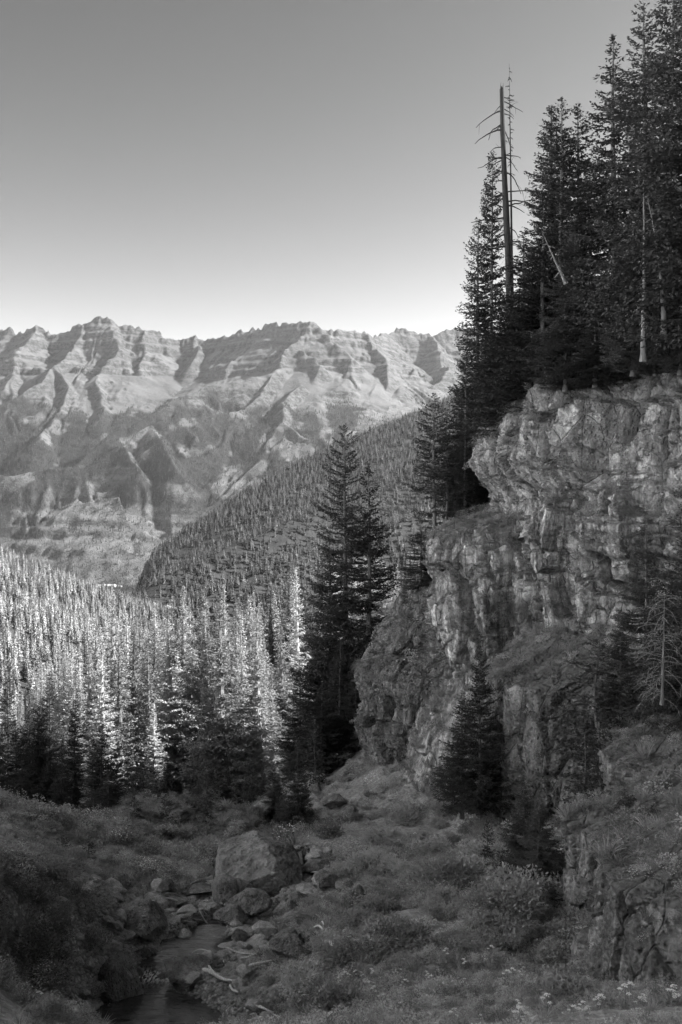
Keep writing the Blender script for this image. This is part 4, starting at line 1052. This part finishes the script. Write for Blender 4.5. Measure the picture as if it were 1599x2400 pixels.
rs = np.random.RandomState(77)
def bar_points(n, spread, ylo=24, yhi=49):
    y = rs.uniform(ylo, yhi, n * 8); x = rs.uniform(-9, 1.5, n * 8); d, t, _ = seg_dist(x, y, stream)
    hw = np.interp(t, range(len(SW)), SW); spread = spread + 2.2 * ((x < np.interp(y, [28, 31, 38, 44], [-4.5, -4.2, -3.2, -2])) & (y > 30) & (y < 43)); pool = (t < 1.7) | ((t > 3.1) & (t < 4.7)); k = (d < hw + spread + 1.5 * vn(x / 2, y / 2, seed=4)) & (d > hw * np.where(pool, .6, .15)) & (y < 49); x, y = x[k][:n], y[k][:n]
    return x, y, near_h(x, y)
x, y, z = bar_points(290, 1.6)
for a, b_, c in zip(x, y, z):
    s_ = rs.uniform(.09, .28) * (1 if rs.rand() < .8 else 1.8)
    o = obj('stone', STONES[rs.randint(5)], loc=(a, b_, c + s_ * .2)); o.rotation_euler = (rs.normal(0, .2), rs.normal(0, .2), rs.uniform(0, 6.28)); o.scale = (s_ * rs.uniform(.8, 1.3), s_, s_)
    side = 'left' if a < np.interp(b_, [26, 32, 38, 47], [-5, -4, -3, -1.8]) else 'right'
    where = 'around the lower pool' if b_ < 29.5 else 'around the upper pool' if b_ < 34 else 'below the huge boulder' if b_ < 40 else 'up the stream beyond the huge boulder'
    tag(o, 'grey stone on the %s side of the stream %s' % (side, where), 'stone', 'loose stones %s, %s side' % (where, side))
x, y, z = bar_points(14000, 2.0)
scatter('gravel', None, np.stack([x, y, z], -1), rs.uniform(.03, .11, len(x)), [lib('pebble', m_) for m_ in STONES], seed=9)

def log_mesh(seed, L, r, roots=0, bend=.1):
    rs = np.random.RandomState(seed); V = []; Fc = []
    n = 14; t = np.linspace(0, 1, n); P = np.stack([t * L, bend * L * np.sin(t * 3 + seed) * .3, .04 * L * np.sin(t * 5 + seed)], -1)
    R = r * (1 - .45 * t) * (1 + .10 * rs.randn(n)); a = np.arange(8) / 8 * 2 * pi; R[-1] *= .3; R[0] *= .6
    V = (P[:, None] + np.stack([0 * a, np.cos(a), np.sin(a)], -1)[None] * (R[:, None] * (1 + .15 * vn(t[:, None] * 6, a[None] * 1.5, seed=seed)))[:, :, None]).reshape(-1, 3)
    return mesh_np('log', V, grid_faces(n, 8, True), MAT['dead'])
LG = [(245,975,269,966,.10,'bleached log on the gravel at the right of the lower pool'),(203,978,228,986,.14,'thick bleached log lying across the pale rocks'),(206,970,219,979,.08,'short bleached log crossing the thick one'),(230,990,237,998,.07,'short stub of driftwood near the lower gravel bar'),
 (181,955,206,958,.05,'thin stick lying over the upper pool'),(224,949,250,945,.06,'bleached stick across the outlet stones'),(157,903,185,908,.12,'pale log at the far left of the debris bar'),(151,912,161,906,.1,'short pale log end on the left of the bar'),
 (184,927,200,923,.06,'pale stick on the stones left of the angular block'),(199,916,216,936,.07,'long grey stick slanting down the debris bar'),(203,913,220,928,.05,'thin stick next to the long slanting one'),(193,920,214,930,.05,'stick lying under the slanting ones'),
 (165,896,181,899,.05,'thin pale stick beside the far flat stones'),(190,889,222,878,.06,'grey branch leaning on the debris heap behind the bar'),(200,884,224,886,.05,'dark branch on top of the debris heap'),(226,952,250,958,.05,'bent twig on the gravel bar at the right'),
 (240,962,262,956,.05,'thin pale twig above the right gravel'),(317,937,337,965,.13,'big bleached stump trunk lying in the plants of the right bank'),(312,930,326,942,.07,'root arm left of the big bleached stump'),(321,928,323,944,.06,'upright root arm of the stump on the right bank'),
 (258,1014,284,1022,.07,'bare branch at the lower edge of the photo'),(250,1020,276,1010,.04,'thin bare twig at the lower edge of the photo'),(160,829,170,810,.06,'fallen dead branch on the outcrop beyond the bend'),(281,911,293,903,.08,'log wedged at the right foot of the huge boulder'),
 (302,874,330,881,.06,'grey log on the slope beside the side stream'),(155,917,178,915,.04,'twig on the left stones of the debris bar'),(209,946,231,943,.04,'twig above the upper pool'),(216,907,232,913,.05,'stick caught in front of the dark angular block')]
for i, (u1, v1, u2, v2, r, lab) in enumerate(LG):
    a, b_ = hit(u1, v1), hit(u2, v2)
    if abs(a[1] - b_[1]) > 4: b_[1] = a[1] + np.sign(b_[1] - a[1]) * 2; b_ = px(u2, v2, b_[1])
    d = b_ - a; L = np.linalg.norm(d)
    o = obj('log' if r > .06 else 'branch', log_mesh(i, L * 1.15, r * .55, bend=.04), loc=(a[0], a[1], a[2] + r * .8 + .08)); o.rotation_euler = (0, -math.atan2(d[2], math.hypot(d[0], d[1])), math.atan2(d[1], d[0]))
    tag(o, lab, 'log' if r > .06 else 'branch', 'driftwood along the stream')

# ------------------------------------------------------------------ plants
def leaf_clump(seed, n, R, H, ll, lw, mat, blade=False, up=.5):
    rs = np.random.RandomState(seed); az = rs.rand(n) * 6.283; q = rs.rand(n) ** .6
    if blade:
        c = np.stack([np.cos(az) * R * .25 * q, np.sin(az) * R * .25 * q, 0 * q], -1)
        d = np.stack([np.cos(az) * q * .8, np.sin(az) * q * .8, 1.2 - .5 * q], -1) + rs.normal(0, .12, (n, 3)); d /= np.linalg.norm(d, axis=1)[:, None]
        l = (H * rs.uniform(.5, 1.1, n))[:, None]; wv = np.cross(d, rs.normal(0, 1, (n, 3))); wv /= np.linalg.norm(wv, axis=1)[:, None]
        mid = c + d * l * .55; tip = c + d * l + np.array([0, 0, -1]) * l * .18 * q[:, None] + d * [1, 1, 0] * l * .2
        V = np.stack([c - wv * lw, c + wv * lw, mid + wv * lw * .8, mid - wv * lw * .8, tip, tip], 1)
        V = np.stack([c - wv * lw * .5, mid - wv * lw * .7, tip, mid + wv * lw * .7], 1)
    else:
        r = R * q; z = H * (rs.rand(n) ** .7) * (1 - .55 * (r / R) ** 2)
        c = np.stack([np.cos(az) * r, np.sin(az) * r, z], -1)
        d = np.stack([np.cos(az), np.sin(az), up + 0 * az], -1) + rs.normal(0, .55, (n, 3)); d /= np.linalg.norm(d, axis=1)[:, None]
        wv = np.cross(d, [0, 0, 1.] + rs.normal(0, .4, (n, 3))); wv /= np.linalg.norm(wv, axis=1)[:, None]
        l = (ll * rs.uniform(.6, 1.4, n))[:, None]; ww = l * lw / ll
        V = np.stack([c - d * l * .5, c + wv * ww, c + d * l * .5 - [0, 0, .15] * l, c - wv * ww], 1)
    V = V.reshape(-1, 3); return mesh_np('clump', V, np.arange(len(V)).reshape(-1, 4), MAT[mat], smooth=False)
CL = [lib('leafy_clump', leaf_clump(300, 260, .34, .42, .05, .017, 'leaves')), lib('leafy_clump', leaf_clump(301, 240, .3, .5, .045, .014, 'leaves')),
      lib('leafy_clump', leaf_clump(302, 260, .42, .3, .055, .02, 'leaves')), lib('grass_tuft', leaf_clump(303, 70, .3, .42, .1, .012, 'grass', True)),
      lib('grass_tuft', leaf_clump(304, 60, .35, .3, .1, .014, 'grass', True)), lib('herb_stalks', leaf_clump(305, 180, .25, .6, .05, .013, 'leaves', up=1.))]
def flower_bits():
    rs = np.random.RandomState(3); n = 46; a = rs.rand(n) * 6.28; r = .32 * rs.rand(n) ** .5; c = np.stack([np.cos(a) * r, np.sin(a) * r, rs.uniform(.3, .5, n)], -1)
    d = rs.normal(0, 1, (n, 3)) * [1, 1, .4]; d /= np.linalg.norm(d, axis=1)[:, None]; w_ = np.cross(d, [0, 0, 1]) ; s_ = .018
    V = np.stack([c - d * s_, c + w_ * s_, c + d * s_, c - w_ * s_], 1).reshape(-1, 3); return mesh_np('bits', V, np.arange(4 * n).reshape(-1, 4), MAT['petal'], smooth=False)
CL.append(lib('tiny_flowers', flower_bits()))
rs = np.random.RandomState(15)
def under():
    n = 52000; y = 9 + 71 * rs.rand(n) ** 1.25; x = rs.uniform(-1, 1, n) * (2 + y * .40); z = near_h(x, y)
    d, t, _ = seg_dist(x, y, stream); hw = np.interp(t, range(len(SW)), SW)
    cover = fbm(x / 4, y / 4, seed=33, o=4)
    k = (d > hw + 1.3 + 1.3 * vn(x / 2, y / 2, seed=4) + 2. * ((x < np.interp(y, [28, 31, 38, 44], [-4.5, -4.2, -3.2, -2])) & (y > 30) & (y < 43))) & (rs.rand(n) < .35 + 1.0 * sstep(-.35, .15, cover))
    # the grey scree above the bend stays nearly bare
    k &= ~((y > 46) & (y < 80) & (x > -9) & (x < 5) & (rs.rand(n) < .8))
    k &= ~((cover < -.1) & (rs.rand(n) < .75))
    x, y, z = x[k], y[k], z[k]; f = fbm(x / 2.5, y / 2.5, seed=35, o=3)
    r_ = rs.rand(len(x)) + f * .8
    idx = np.select([r_ < .22, r_ < .42, r_ < .6, r_ < .76, r_ < .9, (r_ < 1.25) | (y < 21)], [3, 4, 0, 2, 1, 5], 6)
    sc = rs.uniform(.5, 1.15, len(x)) * (.8 + .6 * sstep(-.2, .5, f)) * (1 + (y > 45) * .5) * (.55 + .45 * sstep(14, 26, y))
    scatter('undergrowth', None, np.stack([x, y, z - .04], -1), sc, CL, seed=12, idx=idx, tilt=.2)
under()
def ledge_plants():
    PT = []
    for name, L in CAPS.items():
        for X, Y, Z, nr in L:
            if X.shape[1] < 60: continue
            few = .9 if name == 'rock_step' else 1.
            a = np.stack([X, Y, Z], -1); du = np.zeros_like(a); dv = np.zeros_like(a); du[:, 1:-1] = a[:, 2:] - a[:, :-2]; dv[1:-1] = a[2:] - a[:-2]
            N = np.cross(dv, du); N /= np.linalg.norm(N, axis=2)[:, :, None] + 1e-9; nz = N[..., 2]
            if np.nanmean(nz[nr + 3:-2, 2:-2]) < 0: nz = -nz
            area = np.linalg.norm(np.cross(dv, du), axis=2) / 4
            cov = fbm(X / 1.6, Y / 1.6, Z / 1.6, seed=36, o=3)
            pr = area * (9 * sstep(.45, .75, nz) * sstep(-.35, .1, cov) + 2.2 * sstep(.15, .4, nz) * sstep(.0, .3, cov) + 2.6 * sstep(.1, .3, cov))
            pr = pr * (Y > 15) * (X / Y < .42) * few
            PT.append(a[rs.rand(*pr.shape) < pr])
    P = np.vstack(PT); n = len(P); print('ledge plants', n)
    scatter('ledge_plants', None, P, rs.uniform(.35, 1.0, n) * (1 + .9 * (rs.rand(n) < .15)), CL[:6], seed=13, idx=rs.choice([0, 1, 2, 3, 4, 3], n), tilt=.35)
ledge_plants()

SH = []
def shrub_meshes(seed, R, H, n):
    rs = np.random.RandomState(seed); lobes = rs.uniform(-1, 1, (9, 3)) * [R * .6, R * .6, H * .3] + [0, 0, H * .5]; V = []; 
    for k in range(9):
        m_ = n // 9; v = rs.normal(0, 1, (m_, 3)); v /= np.linalg.norm(v, axis=1)[:, None]; c = lobes[k] + v * [R * .5, R * .5, H * .38] * rs.uniform(.5, 1.05, (m_, 1))
        d = v + rs.normal(0, .6, (m_, 3)) + [0, 0, .4]; d /= np.linalg.norm(d, axis=1)[:, None]; w_ = np.cross(d, rs.normal(0, 1, (m_, 3))); w_ /= np.linalg.norm(w_, axis=1)[:, None]
        l = .055 * rs.uniform(.7, 1.5, (m_, 1)); V.append(np.stack([c - d * l, c + w_ * l * .4, c + d * l, c - w_ * l * .4], 1).reshape(-1, 3))
    V = np.vstack(V); cr = mesh_np('shrub_leaves', V, np.arange(len(V)).reshape(-1, 4), MAT['shrub'], smooth=False)
    SV = []; SF = []
    for k in range(9):
        a = np.array([rs.uniform(-.05, .05), rs.uniform(-.05, .05), -.1]); b = lobes[k] + [0, 0, H * .2]; P = np.stack([a, (a + b) / 2 + rs.normal(0, .06, 3), b]); an = np.arange(4) / 4 * 6.28
        ring = P[:, None] + np.stack([np.cos(an), np.sin(an), 0 * an], -1)[None] * np.array([.022, .014, .006])[:, None, None]; SF.append(grid_faces(3, 4, True) + 12 * k); SV.append(ring.reshape(-1, 3))
    return cr, mesh_np('shrub_stems', np.vstack(SV), np.vstack(SF), MAT['bark'])
SM = [shrub_meshes(400 + i, 1.0, 1.1, 2600) for i in range(4)]
SP = [(30,872,'on the crest of the left bank'),(60,905,'in the middle of the left bank'),(90,935,'just above the broad low rock'),(20,950,'at the left edge of the left bank'),(95,985,'on the left bank beside the lower pool'),(45,1010,'at the lower left corner'),(120,880,'at the foot of the low dark spruce'),(150,905,'at the left end of the debris bar'),(75,880,'behind the left crest'),
 (250,845,'behind the huge boulder'),(345,870,'above the side stream'),(380,905,'right of the upright block'),(370,860,'on the slope over the side stream'),(410,870,'below the lower rock shoulder'),(430,905,'in the middle of the right bank'),(455,880,'left of the hollow'),(480,905,'under the young firs'),(500,930,'on the brow below the firs'),(530,870,'in front of the two young firs'),(545,895,'beside the low spreading fir'),(510,900,'in the dark hollow'),(460,935,'among the white umbels'),(395,940,'in the open right bank'),(350,955,'right of the bleached stump'),(300,985,'at the edge of the gravel bar'),(440,990,'near the lower edge right of the middle'),(330,1005,'near the lower edge by the bar'),(560,990,'at the lower edge below the rock step'),(610,1010,'at the lower edge near the right corner'),(665,1015,'at the lower right corner'),(480,860,'behind the left young fir'),(270,975,'where the gravel bar meets the plants'),(385,845,'at the foot of the rock shoulder'),(200,845,'on top of the outcrop beyond the bend'),(110,850,'left of the outcrop')]
for i, (u, v, wh) in enumerate(SP):
    p = hit(u, v + 10); s_ = (.55 + .5 * random.Random(i).random()) * (p[1] / 34) ** .6 * (1.3 if 445 < u < 560 and v < 935 else 1) * (.6 if u < 160 else .85)
    e = empty('shrub', (p[0], p[1], p[2] - .05), 'leafy shrub ' + wh, 'shrub', 'leafy shrubs on the stream banks', i * 1.7, (s_ * 1.2, s_ * 1.2, s_)); obj('stems', SM[i % 4][1], e); obj('leaves', SM[i % 4][0], e)

def more_shrubs():
    rr = random.Random(50); k = 0
    while k < 80:
        if k < 70: u, v, wh = rr.uniform(300, 570), rr.uniform(815, 965), 'on the brushy slope between the cliff foot and the creek'
        else: u, v, wh = rr.uniform(0, 115), rr.uniform(850, 1000), 'among the herbs of the steep left bank'
        p = hit(u, v); d, t, _ = seg_dist(np.array([p[0]]), np.array([p[1]]), stream)
        if d[0] < 2.2: continue
        s_ = rr.uniform(.3, .75) * (p[1] / 34) ** .6
        e = empty('shrub', (p[0], p[1], p[2] - .05), 'low leafy shrub ' + wh, 'shrub', 'low shrubs ' + wh, rr.uniform(0, 6.28), (s_ * 1.3, s_ * 1.3, s_)); obj('stems', SM[k % 4][1], e); obj('leaves', SM[k % 4][0], e); k += 1
more_shrubs()

def umbel_plant(seed):
    rs = np.random.RandomState(seed); an = np.arange(5) / 5 * 6.28; heads = []
    P = np.stack([[0, 0, 0], [.02, .01, .5], [.03, 0, .95]]); ring = P[:, None] + np.stack([np.cos(an), np.sin(an), 0 * an], -1)[None] * np.array([.014, .011, .007])[:, None, None]
    SV = [ring.reshape(-1, 3)]; SF = [grid_faces(3, 5, True)]
    for k, (ax, ay, z, r) in enumerate(((.03, 0, .97, .11), (.16, .06, .84, .075), (-.13, .08, .8, .07))):
        if k: 
            Q = np.stack([[.02, .01, .5], [ax * .6, ay * .6, .68], [ax, ay, z - .02]]); SV.append((Q[:, None] + np.stack([np.cos(an), np.sin(an), 0 * an], -1)[None] * .006).reshape(-1, 3)); SF.append(grid_faces(3, 5, True) + 15 * k)
        n = 40; a = rs.rand(n) * 6.28; rr = r * rs.rand(n) ** .5; c = np.stack([ax + np.cos(a) * rr, ay + np.sin(a) * rr, z + .03 - (rr / r) ** 2 * .03 + rs.normal(0, .006, n)], -1)
        d = rs.normal(0, 1, (n, 3)) * [1, 1, .35]; d /= np.linalg.norm(d, axis=1)[:, None]; w_ = np.cross(d, [0, 0, 1] + rs.normal(0, .2, (n, 3))); s_ = .02
        V = np.stack([c - d * s_, c + w_ * s_, c + d * s_, c - w_ * s_], 1).reshape(-1, 3); heads.append(mesh_np('umbel', V, np.arange(4 * n).reshape(-1, 4), MAT['petal'], smooth=False))
    return mesh_np('stem', np.vstack(SV), np.vstack(SF), MAT['stem']), heads
UM = [umbel_plant(i) for i in range(3)]
FL = [(294,982),(280,989),(313,971),(350,973),(356,969),(361,971),(345,971),(340,975),(364,932),(361,937),(345,929),(350,932),(405,978),(403,845),(410,838),(415,832),(19,876),(14,880),(26,873),(36,878),(94,877),(30,868),(447,948),(463,958),(507,969),(524,966),(519,970),(512,967),(431,974),(426,970),(444,981),(434,982),(517,997),(519,1005),(522,1007),(530,1012),(526,1010),(548,993),(578,1006),(573,1003),(589,1005),(597,995),(600,993),(584,999),(593,1008),(630,980),(626,984),(643,992),(640,995),(651,1006),(656,1004),(625,1011),(675,985),(672,988),(491,945),(465,977),(371,968),(330,968),(375,985),(480,1012),(55,915),(64,960),(48,905),(38,990),(420,925),(386,915),(400,1000),(455,1006)]
for i, (u, v) in enumerate(FL):
    sc_ = .32 + .14 * random.Random(i).random()
    p = hit(u, v, .8 * sc_); st, hd = UM[i % 3]
    wh = 'on the left bank' if u < 110 else 'above the lower right edge' if u > 500 else 'beside the gravel bar' if u < 420 and v > 960 else 'higher on the right bank' if v < 950 else 'near the lower edge in the middle'
    e = empty('flowering_plant', (p[0], p[1], p[2] - .1), 'white flowering umbel plant ' + wh, 'wildflower', 'white umbel plants ' + wh, i * 2.1, sc_)
    obj('stem', st, e)
    for h_ in hd: obj('flower_head', h_, e)

# ------------------------------------------------------------------ village in the valley
m = M('pale_wall'); m.rough(.8); m.col(m.rng(m.rand(), 0, 1, .35, .8)); MAT['hwall'] = m.m
m = M('roof_metal'); m.rough(.5); m.col(m.rng(m.rand(), 0, 1, .2, .75)); MAT['hroof'] = m.m
def house_meshes(a, b, h):
    V = [(-a, -b, -3), (a, -b, -3), (a, b, -3), (-a, b, -3), (-a, -b, h), (a, -b, h), (a, b, h), (-a, b, h), (-a, 0, h + b * .8), (a, 0, h + b * .8)]
    me = bpy.data.meshes.new('walls'); me.from_pydata(V, [], [(0, 1, 5, 4), (1, 2, 6, 9, 5), (2, 3, 7, 6), (3, 0, 4, 8, 7)]); me.materials.append(MAT['hwall'])
    e = 1.0; V = [(-a - e, -b - e, h - e * .8), (a + e, -b - e, h - e * .8), (a + e, 0, h + b * .8 + .3), (-a - e, 0, h + b * .8 + .3), (a + e, b + e, h - e * .8), (-a - e, b + e, h - e * .8)]
    V += [(x, y, z - .4) for x, y, z in V]; r = bpy.data.meshes.new('roof'); r.from_pydata(V, [], [(0, 1, 2, 3), (3, 2, 4, 5), (7, 6, 9, 8), (8, 9, 11, 10), (0, 6, 7, 1), (5, 4, 10, 11), (0, 3, 9, 6), (3, 5, 11, 9), (1, 7, 8, 2), (2, 8, 10, 4)]); r.materials.append(MAT['hroof']); return me, r
HS = [house_meshes(8, 6, 6), house_meshes(14, 7, 8), house_meshes(24, 8, 9)]
hr = random.Random(4)
HP = [(56,583,2),(63,581,1),(67,584,0),(72,582,1),(76,586,0),(80,583,0),(86,585,1),(91,587,0),(95,583,0),(99,588,1),(105,586,0),(110,588,2),(115,585,0),(120,588,0),(125,586,1),(129,583,2),(134,585,0),(118,582,0),(84,589,0),(70,589,0),(92,590,0),(104,591,0),(63,588,0),(77,579,1),(98,579,0),(112,580,0),(123,581,0)]
for i, (u, v, k) in enumerate(HP):
    y = 303 * F / (v - 512); x = (u - 341) / F * y
    e = empty('house', (x, y, -303), 'tiny pale house of the village at the %s of the far valley floor' % ('left end' if u < 80 else 'middle' if u < 108 else 'right end'), 'house', 'houses of the village, ' + ('left end' if u < 80 else 'middle' if u < 108 else 'right end'), hr.uniform(-.5, .5))
    obj('walls', HS[k][0], e); obj('roof', HS[k][1], e)

# ------------------------------------------------------------------ air
def haze():
    m = bpy.data.materials.new('haze_air'); m.use_nodes = True; nt = m.node_tree; nt.nodes.remove(nt.nodes['Principled BSDF'])
    v = nt.nodes.new('ShaderNodeVolumePrincipled'); v.inputs['Color'].default_value = (.92, .92, .92, 1); v.inputs['Density'].default_value = HAZE; v.inputs['Anisotropy'].default_value = .3
    nt.links.new(v.outputs[0], nt.nodes['Material Output'].inputs['Volume'])
    x0, x1, y0, y1, z0, z1 = -9010, 9010, -610, 11010, -600, 1520
    V = [(x, y, z) for x in (x0, x1) for y in (y0, y1) for z in (z0, z1)]
    Fc = [(0, 1, 3, 2), (4, 6, 7, 5), (0, 4, 5, 1), (2, 3, 7, 6), (0, 2, 6, 4), (1, 5, 7, 3)]
    me = mesh_np('haze', V, Fc, m, False); o = obj('haze', me); o['kind'] = 'stuff'
HAZE = 1.4e-5
haze()
